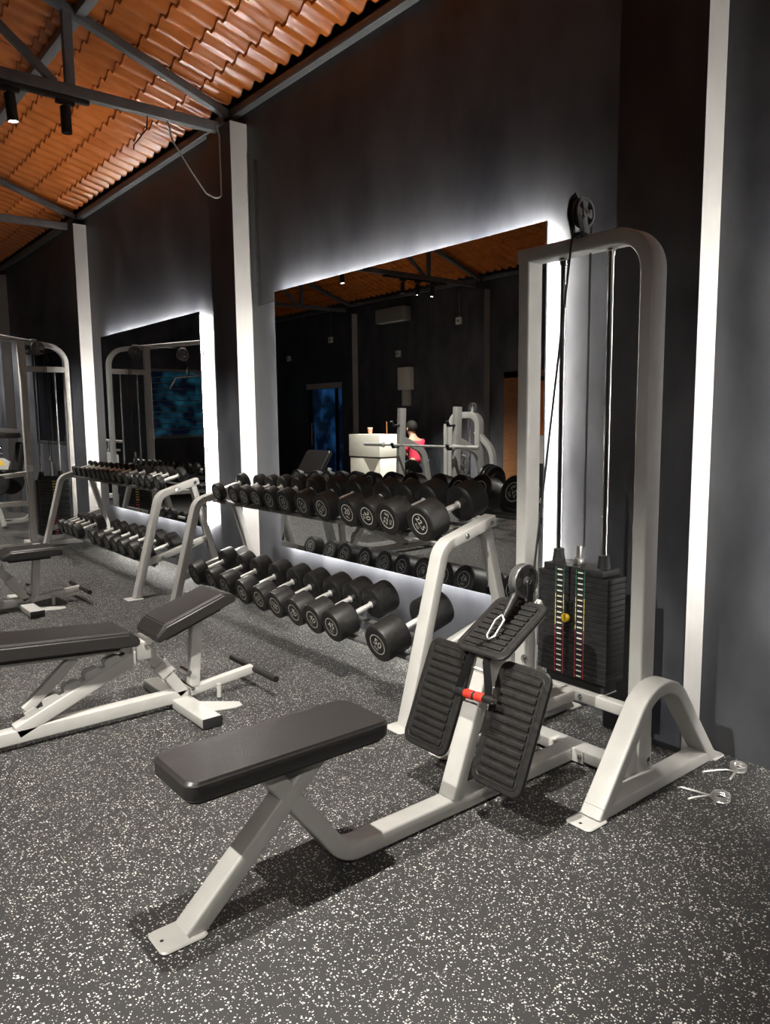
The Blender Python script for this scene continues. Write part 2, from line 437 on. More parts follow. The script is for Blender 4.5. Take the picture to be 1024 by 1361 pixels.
# ------------------------------------------------------------------ track lights on the trusses
def spot(x, y, z, label, on=True, aim=(0, 0, -1), power=60, size=75, model=True):
    t = thing('track_light', label, 'spotlight', (x, y, z), 'black cylinder spotlights on the trusses')
    aim = V(aim).normalized(); q = aim.to_track_quat('-Z', 'Y').to_matrix().to_4x4()
    B().box((-0.06, -0.018, 0.18), (0.06, 0.018, 0.206), 0.004).rod([(0, 0, 0.19), (0, 0, 0.165)], 0.012, 8).done('adapter', M['matte'], t)
    bm = bmesh.new()
    lathe(bm, [(0, 0.018), (0.004, 0.034), (0.17, 0.034), (0.172, 0.030), (0.166, 0.029)], (0, 0, 0), (0, 0, -1), 24)
    bmesh.ops.transform(bm, matrix=Matrix.Translation((0, 0, 0.17)) @ q, verts=bm.verts)
    finish(bm, 'body', M['matte'], t)
    bm = bmesh.new(); lathe(bm, [(0.1665, 0.0288), (0.1685, 0.0285)], (0, 0, 0), (0, 0, -1), 24)
    bmesh.ops.transform(bm, matrix=Matrix.Translation((0, 0, 0.17)) @ q, verts=bm.verts)
    finish(bm, 'lens', M['lens'] if on else M['matte'], t)
    if on:
        l = bpy.data.lights.new('spot_beam', 'SPOT'); l.energy = power; l.spot_size = math.radians(size); l.spot_blend = 0.55
        l.shadow_soft_size = 0.028; l.color = (1.0, 0.955, 0.88)
        lo = bpy.data.objects.new('spot_beam', l); COL.objects.link(lo); lo.parent = t
        lo.matrix_local = Matrix.Translation(V((0, 0, 0.17)) + aim*0.18) @ q
    return t
ZS = 3.305
spot(1.375, PY[2], ZS, 'lit cylinder spotlight beside the pale pillar truss, at the photo left edge', aim=(0.08, 0, -1), power=430, size=80)
spot(1.718, PY[2], ZS, 'unlit cylinder spotlight hanging nearest the steel upright of the truss', on=False, aim=(0.01, 0, -1))
spot(1.30, PY[1], ZS, 'cylinder spotlight on the truss above the rowing machine', aim=(-0.05, 0.22, -1), power=660, size=66)
spot(-1.10, PY[0], ZS+0.031, 'cylinder spotlight on the truss behind the viewer', aim=(0.60, 0.90, -0.9), power=230, size=56)
spot(0.35, PY[0], ZS+0.031, 'second cylinder spotlight on the truss behind the viewer', aim=(0.05, 0.9, -1), power=70, size=55)
spot(-1.5, PY[1], ZS+0.031, 'cylinder spotlight on the overhead truss left of the rowing machine', aim=(0.72, 0.20, -1), power=900, size=56)
spot(0.5, PY[2], ZS+0.031, 'added fill spotlight over the incline benches, out past the left photo edge', aim=(-0.2, 0.35, -1), power=330, size=98)  # added lamp out of view, aimed to brighten the barbell bench
for k, x in enumerate((-1.99, -2.30, -2.62)):
    spot(x, PY[3], 3.305, ['third', 'middle', 'first'][k] + ' from the left wall of the three lit spotlights seen in the near mirror', aim=(0.05*(k-1), 0.1, -1), power=420, size=70)
spot(1.2, PY[3], ZS+0.031, 'added fill spotlight on the truss above the pulldown machine', aim=(0.2, 0.1, -1), power=420, size=85)  # unseen lamp added for general fill
spot(-0.83, PY[3], 3.336, 'brightest lone lamp in the near mirror, on the truss above the curl bench', aim=(-0.05, -0.05, -1), power=620, size=110)
spot(1.0, PY[4], 3.336, 'added fill spotlight over the far end of the room near the dark window', aim=(0.62, -0.1, -1), power=480, size=80)  # unseen lamp added to brighten the wall at the far left
for i, (x0, x1, y) in enumerate(((0.9, 1.875, PY[2]), (0.9, 1.9, PY[1]), (-2.9, -1.6, PY[3]))):
    o = B().box((x0, y-0.018, 3.512), (x1, y+0.018, 3.541), 0.003).done('track_rail', M['matte'])
    tag(o, ['black lighting track under the truss at the pale pillar', 'black lighting track on the truss above the rowing machine', 'black lighting track under the truss near the left wall'][i], 'track')
# loose wires at the pillar
o = B().rod([(2.27, 5.44, 3.53), (2.26, 5.44, 3.44), (2.20, 5.44, 3.36), (2.16, 5.44, 3.31), (2.16, 5.44, 3.28)], 0.005, 6).done('cable', M['matte'])
tag(o, 'short black wire hanging from the truss against the tiles', 'cable')
o = B().rod(fillet([(2.42, 5.44, 3.53), (2.45, 5.44, 3.40), (2.60, 5.44, 3.20), (2.70, 5.44, 3.08), (2.80, 5.42, 3.04), (2.815, 5.42, 3.08), (2.815, 5.42, 3.5), (2.80, 5.43, 3.58)], 0.05, 5), 0.006, 6).done('cable', M['grey'])
tag(o, 'looped grey wire dropping from the truss beside the pillar', 'cable')
b = B().rod([(XW-0.008, 5.17, 3.3), (XW-0.008, 5.17, 2.25)], 0.005, 6).rod([(XW-0.008, 5.17, 2.25), (XW-0.008, 4.86, 2.26)], 0.006, 6)
for z in (3.25, 2.95, 2.6, 2.4): b.box((XW-0.014, 5.16, z), (XW, 5.18, z+0.012))
tag(b.done('wall_wire', M['matte']), 'thin wire clipped to the wall between the pillar and the near mirror', 'cable')

# ------------------------------------------------------------------ dumbbell racks
AL = math.radians(16); CA, SA = math.cos(AL), math.sin(AL)
def end_frame(root, y, sgn):
    n = (0, 1, 0)
    path = fillet([(2.147, y, 0.0), (2.368, y, 0.806), (2.70, y, 0.903)], 0.10, 8)
    B().sweep(path, n, 0.075, 0.052, 0.008).done('front_leg', M['metal'], root)
    B().sweep([(2.655, y, 0.872), (2.90, y, 0.0)], n, 0.055, 0.05, 0.006).done('rear_leg', M['metal'], root)
    B().sweep([(2.22, y, 0.268), (2.785, y, 0.428)], n, 0.05, 0.05, 0.006).done('cross_bar', M['metal'], root)
    for x in (2.135, 2.905):
        if x < 2.5: B().slab(rrect(0.13, 0.12, 0.02), (x-0.01, y, 0), (1, 0, 0), (0, 1, 0), 0.007).done('foot_plate', M['metal'], root)
        else: B().slab(rrect(0.10, 0.10, 0.02), (x, y, 0), (1, 0, 0), (0, 1, 0), 0.007).done('foot_plate', M['metal'], root)
    b = B()
    for x, z in ((2.50, 0.845), (2.665, 0.893), (2.36, 0.308), (2.62, 0.381)):
        b.lathe([(0, 0.013), (0.006, 0.013), (0.008, 0.008), (0.012, 0.007)], (x, y - 0.037, z), (0, -1, 0), 8)
    b.done('bolt', M['chrome'], root)
def rack(y0, y1, label):
    root = thing('dumbbell_rack', label, 'rack', (2.53, (y0+y1)/2, 0), 'two-tier dumbbell racks along the mirror wall')
    sub = bpy.data.objects.new('tmp', None)
    inv = Matrix.Translation((-2.53, -(y0+y1)/2, 0))
    end_frame(root, y0, -1); end_frame(root, y1, 1)
    for xc, zc, nm in ((2.573, 0.847, 'upper_rail'), (2.416, 0.269, 'lower_rail')):
        for d in (-0.08, 0.08):
            b = B()
            cx, cz = xc + d*CA, zc + d*SA
            b.sweep([(cx, y0+0.03, cz-0.004), (cx, y1-0.03, cz-0.004)], (CA, 0, SA), 0.032, 0.005, 0.002)
            sx = 1 if d < 0 else -1
            b.sweep([(cx-sx*0.015*CA, y0+0.03, cz-sx*0.015*SA-0.011), (cx-sx*0.015*CA, y1-0.03, cz-sx*0.015*SA-0.011)], (1, 0, 0), 0.004, 0.017, 0.0015)
            b.done(nm, M['rail'], root)
    for ch in root.children: ch.data.transform(inv)
    return root
rack(2.527, 5.115, 'grey steel two-tier dumbbell rack nearest the rowing machine')
rack(5.80, 8.40, 'grey steel two-tier dumbbell rack farther along, by the far mirror')

_dbcache = {}
HG = 0.070
def dumbbell_meshes(r, t, num):
    t = t - 0.011
    key = (round(r, 3), round(t, 3))
    if key not in _dbcache:
        bm = bmesh.new(); c = min(0.014, t*0.2)
        lathe(bm, [(HG, 0.02), (HG, r*0.62), (HG+0.005, r*0.9), (HG+c, r), (HG+t-c, r), (HG+t-c*0.35, r*0.965), (HG+t, r*0.88), (HG+t-0.002, r*0.60), (HG+t-0.004, r*0.58), (HG+t-0.004, 0.001)], (0, 0, 0), (1, 0, 0), 36)
        head = finish(bm, 'head', M['rubber']); me = head.data; bpy.data.objects.remove(head)
        bm = bmesh.new()
        lathe(bm, [(-0.076, 0.020), (-0.066, 0.020), (-0.064, 0.0135), (-0.03, 0.0155), (0, 0.016), (0.03, 0.0155), (0.064, 0.0135), (0.066, 0.020), (0.076, 0.020)], (0, 0, 0), (1, 0, 0), 20)
        h = finish(bm, 'handle', M['grip_steel']); hm = h.data; bpy.data.objects.remove(h)
        _dbcache[key] = (me, hm)
    k2 = (key, num)
    if k2 not in _dbcache:
        bm = bmesh.new(); f = HG + t - 0.0025
        rr = r*0.56
        # ring
        ro, ri, sg = rr, rr*0.93, 40
        A = [bm.verts.new((f, ro*math.cos(2*PI*k/sg), ro*math.sin(2*PI*k/sg))) for k in range(sg)]
        Bv = [bm.verts.new((f, ri*math.cos(2*PI*k/sg), ri*math.sin(2*PI*k/sg))) for k in range(sg)]
        for k in range(sg): bm.faces.new((A[k], A[(k+1) % sg], Bv[(k+1) % sg], Bv[k]))
        q = Matrix(((0, 0, 1, f), (1, 0, 0, 0), (0, 1, 0, 0), (0, 0, 0, 1)))
        sz = rr * (1.05 if len(num) < 4 else 0.82)
        add_text(bm, num, sz, q @ Matrix.Translation((0, rr*0.12, 0)))
        add_text(bm, 'KG', rr*0.42, q @ Matrix.Translation((0, -rr*0.55, 0)))
        o = finish(bm, 'weight_number', M['number'], smooth=False); _dbcache[k2] = o.data; bpy.data.objects.remove(o)
    return _dbcache[key] + (_dbcache[k2],)

def dumbbell(xc, zr, y, r, t, num, label, group, rx):
    root = thing('dumbbell', label, 'dumbbell', (xc, y, zr + (r+0.002)/CA), group)
    hm, ha, nm = dumbbell_meshes(r, t, num)
    root.rotation_mode = 'QUATERNION'
    q = Matrix.Rotation(-AL, 3, 'Y') @ Matrix.Rotation(rx, 3, 'X')
    root.rotation_quaternion = q.to_quaternion()
    for nm_, me, rz in (('head', hm, 0), ('head', hm, PI), ('handle', ha, 0), ('weight_number', nm, 0), ('weight_number', nm, PI)):
        o = bpy.data.objects.new(nm_, me); COL.objects.link(o); o.parent = root; o.rotation_euler[2] = rz
    return root
ROWS = [
 ('near', 'upper', 2.573, 0.847, [4.957, 4.7, 4.539, 4.372, 4.189, 4.008, 3.783, 3.571, 3.308, 3.127, 2.946, 2.692],
  [.065, .068, .070, .073, .076, .078, .082, .084, .086, .0865, .0905, .094], [.07, .075, .08, .085, .09, .095, .105, .11, .12, .125, .135, .14],
  ['10', '10', '12.5', '12.5', '15', '15', '17.5', '17.5', '20', '20', '22.5', '22.5'], [20, 160, 200, 30, 40, -10, 35, 140, 10, 80, -60, 60]),
 ('near', 'lower', 2.416, 0.269, [4.957, 4.68, 4.483, 4.232, 4.01, 3.813, 3.597, 3.4, 3.211, 2.802],
  [.083, .084, .084, .085, .086, .086, .088, .089, .091, .096], [.11, .115, .12, .125, .13, .135, .14, .145, .15, .165],
  ['25', '25', '27.5', '30', '32.5', '35', '40', '40', '45', '50'], [0, 40, 20, 70, -30, 120, 60, 45, 15, 35]),
 ('far', 'upper', 2.573, 0.847, [8.297, 8.148, 7.976, 7.813, 7.679, 7.521, 7.395, 7.275, 7.112, 6.952, 6.767, 6.507, 6.377, 6.243, 6.035],
  [.052, .052, .053, .053, .054, .054, .055, .056, .057, .058, .059, .060, .061, .062, .064], [.045, .045, .05, .05, .05, .055, .055, .055, .06, .06, .06, .065, .065, .065, .07],
  ['1', '1', '2', '2', '3', '3', '4', '4', '5', '5', '6', '7', '7.5', '8', '9'], None),
 ('far', 'lower', 2.416, 0.269, [8.24, 8.075, 7.905, 7.711, 7.233, 7.047, 6.80, 6.60, 6.42, 6.20, 5.94],
  [.070, .072, .074, .076, .077, .078, .079, .080, .081, .082, .084], [.08, .08, .085, .09, .09, .09, .095, .095, .1, .1, .105],
  ['12', '12', '14', '14', '16', '16', '18', '18', '20', '20', '22'], None)]
for rk, tier, xc, zr, ys, rs, ts, nums, rots in ROWS:
    n = len(ys)
    for i in range(n):
        j = n - 1 - i
        which = ORD[j] + ' from near end' if j else 'at the near end'
        big = 'big ' if rs[i] > 0.088 else ('small ' if rs[i] < 0.06 else '')
        num = (' marked ' + nums[i]) if rk == 'near' and tier == 'upper' and i >= 6 or nums[i] == '50' else ''
        lab = f'{big}black dumbbell{num}, {which} of the {rk} rack {tier} tier'
        rot = math.radians(rots[i]) if rots else random.uniform(0, 6.28)
        dumbbell(xc, zr, ys[i], rs[i], ts[i], nums[i], lab, f'round dumbbells on the {tier} tier of the {rk} rack', rot)

# ------------------------------------------------------------------ cable rowing machine
def pulley(root, c, r, name='pulley', axis=(0, 1, 0), w=0.03):
    bm = bmesh.new(); c = V(c); ax = V(axis).normalized(); u = ax.orthogonal().normalized(); v = ax.cross(u)
    R = r
    prof = [(-w/2, R*0.80), (-w/2, R*0.97), (-w/2*0.7, R), (-w*0.12, R*0.80), (w*0.12, R*0.80), (w/2*0.7, R), (w/2, R*0.97), (w/2, R*0.80)]
    seg = 40
    rings = [[c + ax*d + u*(rr*math.cos(2*PI*k/seg)) + v*(rr*math.sin(2*PI*k/seg)) for k in range(seg)] for d, rr in prof]
    vs = [[bm.verts.new(p) for p in ring] for ring in rings]
    for a, b2 in zip(vs, vs[1:] + vs[:1]):
        for k in range(seg): bm.faces.new((a[k], a[(k+1) % seg], b2[(k+1) % seg], b2[k]))
    for k in range(4):
        a0 = PI/4 + k*PI/2; out = []
        for i in range(7): t = a0 + math.radians(-24 + 8*i); out.append((0.84, t))
        for i in range(7): t = a0 + math.radians(40 - 13.33*i); out.append((0.26, t))
        loft(bm, [[c + ax*h + u*(R*q*math.cos(t)) + v*(R*q*math.sin(t)) for q, t in out] for h in (-w*0.34, w*0.34)])
    lathe(bm, [(-w*0.55, R*0.22), (-w*0.5, R*0.30), (w*0.5, R*0.30), (w*0.55, R*0.22)], c, ax, 20)
    o = finish(bm, name, M['grey_pulley'], root)
    bm = bmesh.new(); lathe(bm, [(-w*0.95, R*0.05), (-w*0.9, R*0.12), (w*0.9, R*0.12), (w*0.95, R*0.05)], c, ax, 8); finish(bm, 'axle_bolt', M['chrome'], o)
    return o
M['grey_pulley'] = mat('dark_grey_nylon', (0.10, 0.10, 0.098), 0.38)

def seated_row():
    R = thing('seated_row_machine', 'grey cable rowing machine with black bench pad, rubber foot plates and weight stack', 'exercise machine', (0, 0, 0))
    YC = 1.853; n = (0, 1, 0)
    # pad
    b = B(); b.slab(rrect(0.672, 0.246, 0.035), (1.085, 1.862, 0.420), (1, 0, 0), (0, 1, 0), 0.056, 0.010)
    pad = b.done('bench_pad', M['vinyl'], R)
    B().rod([(p[0], p[1], 0.4655) for p in rrect(0.668, 0.242, 0.033, 1.085, 1.862, 8)] + [(1.085+0.334, 1.862+0.088, 0.4655)], 0.0035, 6).done('piping', M['vinyl'], pad)
    B().slab(rrect(0.64, 0.215, 0.03), (1.085, 1.862, 0.408), (1, 0, 0), (0, 1, 0), 0.013, 0.003).done('pad_board', M['matte'], R)
    B().box((0.98, 1.80, 0.398), (1.28, 1.91, 0.409), 0.003).done('pad_bracket', M['metal'], R)
    # frame
    path = fillet([(2.425, YC, 0.034), (1.300, YC, 0.034), (1.026, YC, 0.399)], 0.115, 10)
    B().sweep(path, n, 0.076, 0.058, 0.009).done('base_beam', M['metal'], R)
    B().sweep([(0.778, YC, 0.0), (1.215, YC, 0.399)], n, 0.077, 0.056, 0.009).done('rear_leg', M['metal'], R)
    b = B(); b.slab(rrect(0.135, 0.112, 0.018), (0.752, YC, 0.0), (1, 0, 0), (0, 1, 0), 0.008)
    b.lathe([(0, 0.0055), (0.0005, 0.005)], (0.706, YC, 0.008), (0, 0, 1), 12, 1)
    b.done('foot_plate', [M['metal'], M['matte']], R)
    # upright under the foot plates
    B().sweep([(1.780, YC, 0.055), (1.965, YC, 0.530)], n, 0.076, 0.054, 0.008).done('upright', M['metal'], R)
    B().sweep([(1.93, YC, 0.475), (2.235, YC, 0.688)], n, 0.074, 0.05, 0.008).done('pulley_arm', M['metal'], R)
    B().box((1.930, 1.60, 0.30), (1.965, 2.10, 0.335), 0.004).done('plate_support', M['metal'], R)
    B().sweep([(1.93, YC, 0.280), (2.436, YC, 0.280)], n, 0.076, 0.05, 0.008).done('link_tube', M['metal'], R)
    # rubber plates with ridges
    def rubber_plate(o, u, v, w, l, rows=12, edge=0.03):
        o, u, v = V(o), V(u).normalized(), V(v).normalized(); nn = u.cross(v)
        st = B().slab(rrect(w*0.94, l*0.94, 0.035), o - nn*0.008, u, v, 0.008, 0.002).done('foot_plate', M['metal'], R)
        b = B(); b.slab(rrect(w, l, 0.04), o, u, v, 0.016, 0.005)
        iw, il = w - 2*edge, l - 2*edge
        # raised border line and ribs
        ring = rrect(iw+0.012, il+0.012, 0.022)
        b.rod([o + u*p[0] + v*p[1] + nn*0.016 for p in ring + ring[:1]], 0.0022, 6)
        for k in range(rows):
            y = -il/2 + il*(k+0.5)/rows
            b.sweep([o + u*(-iw/2+0.006) + v*y + nn*0.0175, o + u*(iw/2-0.006) + v*y + nn*0.0175], nn, 0.009, il/rows*0.66, 0.003)
        b.done('rubber_tread', M['rubber'], st)
    up = V((0.43, 0, 1)).normalized()
    ax = V((0, -1, 0))
    rubber_plate((1.905, 1.674, 0.335), ax, up, 0.232, 0.43)
    rubber_plate((1.905, 2.036, 0.348), ax, up, 0.238, 0.415)
    upt = V((0.225, 0, 0.132)).normalized()
    rubber_plate((2.045, 1.850, 0.622), ax, upt, 0.25, 0.30, 9)
    # arches standing on the floor
    for y in (1.4975, 2.2085):
        p = fillet([(2.127, y, 0.0), (2.503, y, 0.4995), (2.889, y, 0.0)], 0.165, 14)
        B().sweep(p, n, 0.085, 0.05, 0.008).done('side_arch', M['metal'], R)
        B().sweep([(2.13, y, 0.026), (2.885, y, 0.026)], n, 0.083, 0.044, 0.006).done('arch_base', M['metal'], R)
        b = B(); b.slab(rrect(0.115, 0.108, 0.02), (2.092, y, 0.0), (1, 0, 0), (0, 1, 0), 0.008)
        b.lathe([(0, 0.006), (0.0005, 0.0055)], (2.058, y, 0.008), (0, 0, 1), 12, 1); b.done('foot_plate', [M['metal'], M['matte']], R)
        B().slab(rrect(0.09, 0.108, 0.02), (2.915, y, 0.0), (1, 0, 0), (0, 1, 0), 0.008).done('foot_plate', M['metal'], R)
        b = B(); yi = y + 0.044 if y < YC else y - 0.052
        b.box((2.40, yi, 0.045), (2.56, yi+0.008, 0.16), 0.003).done('bracket', M['metal'], R)
    b = B()
    for (x, y, z), a in (((2.436, YC-0.075, 0.036), (-1, 0, 0)), ((2.47, 1.455+0.04, 0.11), (0, -1, 0)), ((2.446, 1.79, 0.283), (-1, 0, 0)), ((2.462, 1.80, 0.036), (0, -1, 0)), ((2.46, 2.10, 0.36), (-1, 0, 0))):
        b.lathe([(0, 0.018), (0.002, 0.018), (0.003, 0.011), (0.010, 0.011), (0.012, 0.007), (0.016, 0.006)], (x, y, z), a, 8)
    b.done('bolt', M['chrome'], R)
    B().sweep([(2.478, 1.55, 0.036), (2.478, 2.16, 0.036)], (1, 0, 0), 0.085, 0.05, 0.008).done('cross_member', M['metal'], R)
    B().box((2.428, YC-0.09, 0.008), (2.436, YC+0.09, 0.062), 0.002).done('bracket', M['metal'], R)
    B().sweep([(2.46, 1.585, 0.280), (2.46, 2.105, 0.280)], (1, 0, 0), 0.045, 0.047, 0.007).done('stack_base', M['metal'], R)
    B().box((2.445, 1.70, 0.300), (2.555, 1.97, 0.306), 0.002).done('stack_shelf', M['metal'], R)
    # tower: inverted U standing over the stack
    p = fillet([(2.503, 2.16, 2.048), (2.503, 1.562, 2.048), (2.503, 1.562, 0.02)], 0.135, 14)
    B().sweep(p, (1, 0, 0), 0.09, 0.056, 0.009).done('tower_frame', M['metal'], R)
    B().sweep([(2.503, 2.128, 0.02), (2.503, 2.128, 2.02)], (1, 0, 0), 0.09, 0.056, 0.009).done('tower_post', M['metal'], R)
    # guide rods and weight stack
    for y in (1.740, 1.960):
        B().rod([(2.505, y, 0.30), (2.505, y, 2.022)], 0.0115, 16).done('guide_rod', M['chrome'], R)
        B().lathe([(0, 0.021), (0.012, 0.021), (0.014, 0.016), (0.03, 0.016)], (2.505, y, 2.020), (0, 0, -1), 16).done('rod_collar', M['chrome'], R)
    zs0, ph = 0.352, 0.0222
    for k in range(19):
        z = zs0 + k*ph
        w = B().box((2.445, 1.678, z), (2.565, 2.015, z+ph-0.0012), 0.0015, seg=1).done('weight_plate', M['plate'], R)
    zt = zs0 + 19*ph
    B().box((2.445, 1.705, zt), (2.565, 1.99, zt+0.030), 0.004).done('top_plate', M['plate'], R)
    for y in (1.740, 1.960):
        B().lathe([(0, 0.027), (0.035, 0.022), (0.05, 0.022), (0.052, 0.016)], (2.505, y, zt+0.03), (0, 0, 1), 16).done('bushing', M['matte'], R)
    B().box((2.47, 1.70, 0.304), (2.55, 1.99, 0.352), 0.006).done('stack_bumper', M['matte'], R)
    b = B(); b.box((2.485, 1.84, zt+0.03), (2.525, 1.875, zt+0.055), 0.004); b.box((2.497, 1.848, zt+0.05), (2.513, 1.868, zt+0.105), 0.003); b.done('cable_clamp', M['satin'], R)
    # scale marks on the plates: two columns
    for col, yc in ((0, 1.905), (1, 1.805)):
        for key, ks in (('green', range(15, 20)), ('yline', range(9, 15)), ('rline', range(0, 9))):
            b = B()
            for k in ks:
                z = zs0 + k*ph
                for s in (-1, 1): b.box((2.4440, yc+s*0.020-0.0015, z+0.001), (2.4452, yc+s*0.020+0.0015, z+ph-0.002), 0)
            b.done('scale_lettering', M[key], R, smooth=False)
        b = B()
        for k in range(20):
            z = zs0 + k*ph
            b.box((2.4440, yc-0.012, z+0.007), (2.4452, yc+0.012, z+0.0125), 0)
        b.done('scale_lettering', M['number'], R, smooth=False)
    B().lathe([(0, 0.007), (0.006, 0.007), (0.007, 0.015), (0.009, 0.018), (0.020, 0.018), (0.024, 0.014)], (2.448, 1.866, 0.592), (-1, 0, 0), 20).done('selector_pin', M['yellow'], R)
    # pulleys and cable
    pt = (2.472, 1.848, 2.160)
    pulley(R, pt, 0.057, w=0.028)
    b = B(); q = fillet([(2.445, 0, 2.070), (2.435, 0, 2.10), (2.415, 0, 2.15), (2.425, 0, 2.20), (2.455, 0, 2.224)], 0.03, 5)
    b.sweep([V((x, 1.868, z)) for x, _, z in q], n, 0.006, 0.03, 0.002).sweep([V((x, 1.828, z)) for x, _, z in q[:9]], n, 0.006, 0.026, 0.002).box((2.43, 1.826, 2.070), (2.47, 1.870, 2.084), 0.002)
    b.sweep([(2.43, 1.868, 2.16), (2.46, 1.868, 2.16)], n, 0.006, 0.022, 0.002).done('pulley_bracket', M['matte'], R)
    pl = (2.160, 1.853, 0.785)
    pulley(R, pl, 0.066, w=0.036)
    b = B(); b.box((2.15, 1.876, 0.69), (2.20, 1.882, 0.80), 0.003).box((2.15, 1.824, 0.70), (2.185, 1.829, 0.785), 0.003); b.done('pulley_bracket', M['matte'], R)
    # cable: stack -> top pulley -> low pulley -> stop
    r1 = 0.050; pts = [(2.472+r1, 1.848, zt+0.10), (2.472+r1, 1.848, 2.16)]
    for k in range(1, 9): a = PI*k/8; pts.append((2.472 + r1*math.cos(a), 1.848, 2.16 + r1*math.sin(a)))
    r2 = 0.057
    pts += [(2.226, 1.853, 0.86), (2.160+r2, 1.853, 0.785)]
    for k in range(1, 7): a = -PI*0.78*k/6; pts.append((2.160 + r2*math.cos(a), 1.853, 0.785 + r2*math.sin(a)))
    pts += [(2.095, 1.846, 0.730)]
    B().rod(pts, 0.0042, 8).done('cable', M['matte'], R)
    B().rod([(2.105, 1.846, 0.738), (2.088, 1.842, 0.722), (2.028, 1.832, 0.668)], [0.017, 0.018, 0.012], 14).done('cable_stop', M['rubber'], R)
    return R
seated_row()
# stirrup handle clipped to the cable
H = thing('stirrup_handle', 'red and black stirrup handle clipped to the rowing machine cable', 'handle', (1.9, 1.83, 0.5))
inv = Matrix.Translation((-1.9, -1.83, -0.5))
car = [(2.030, 1.833, 0.668), (2.018, 1.812, 0.655), (1.975, 1.818, 0.603), (1.962, 1.838, 0.588), (1.972, 1.852, 0.600), (2.012, 1.848, 0.650), (2.030, 1.835, 0.667)]
o = B().rod(fillet([(x-0.008, y, z+0.013) for x, y, z in car], 0.008, 4), 0.0046, 8).done('carabiner', M['satin'], H)
gA, gB = V((1.855, 1.898, 0.418)), V((1.855, 1.722, 0.430))
d = (gB - gA).normalized()
b = B()
j = V((1.966, 1.838, 0.590))
b.sweep([j, j + V((-0.03, 0.01, -0.012)), V((1.925, 1.885, 0.55)), gA + d*0.012 + V((0, 0, 0.018)), gA + d*0.012], V((-0.7, -0.55, 0.42)), 0.003, 0.026, 0.001)
b.sweep([j, j + V((-0.02, -0.01, -0.03)), V((1.905, 1.80, 0.535)), V((1.865, 1.752, 0.47)), gB - d*0.02], V((-0.7, -0.55, 0.42)), 0.003, 0.026, 0.001)
b.done('strap', M['webbing'], H)
o = B().rod([gA - d*0.002, gA + d*0.045], 0.0165, 16).rod([gB - d*0.05, gB + d*0.002], 0.0145, 16).done('grip_end', M['rubber'], H)
B().rod([gA + d*0.045, gA + d*0.052, gA + d*0.084, gA+d*0.086], [0.0155, 0.017, 0.017, 0.0155], 18).rod([gA + d*0.097, gA + d*0.099, gA + d*0.130, gA + d*0.137], [0.0155, 0.017, 0.017, 0.0155], 18).done('grip', M['red'], H)
B().rod([gA + d*0.085, gA + d*0.098], 0.0152, 16).done('grip_band', M['matte'], H)
B().lathe([(0, 0.012), (0.006, 0.011), (0.008, 0.005)], gA - d*0.002, -d, 14).lathe([(0, 0.012), (0.006, 0.011), (0.008, 0.005)], gB + d*0.002, d, 14).done('end_cap', M['chrome'], H)
for ch in H.children: ch.data.transform(inv)

# spring collars lying on the floor
def collar(x, y, rz, label):
    t = thing('spring_collar', label, 'collar', (x, y, 0), 'chrome spring collars lying on the floor', rz)
    b = B(); pts = []
    for k in range(0, 15*3+1):
        a = 2*PI*k/15; pts.append((0.028*math.cos(a), 0.028*math.sin(a), 0.005 + 0.008*k/15))
    b.rod(pts, 0.0042, 7)
    b.rod([pts[0], (0.045, -0.02, 0.006), (0.14, -0.045, 0.006), (0.15, -0.035, 0.006)], 0.0042, 7)
    b.rod([pts[-1], (0.04, 0.03, 0.03), (0.10, 0.055, 0.02), (0.11, 0.055, 0.012)], 0.0042, 7)
    b.done('coil', M['satin'], t)
    return t
collar(2.585, 1.270, math.radians(118), 'chrome spring collar on the floor beside the base of the near arch')
collar(2.865, 1.345, math.radians(165), 'chrome spring collar on the floor at the wall, by the back foot of the arch')

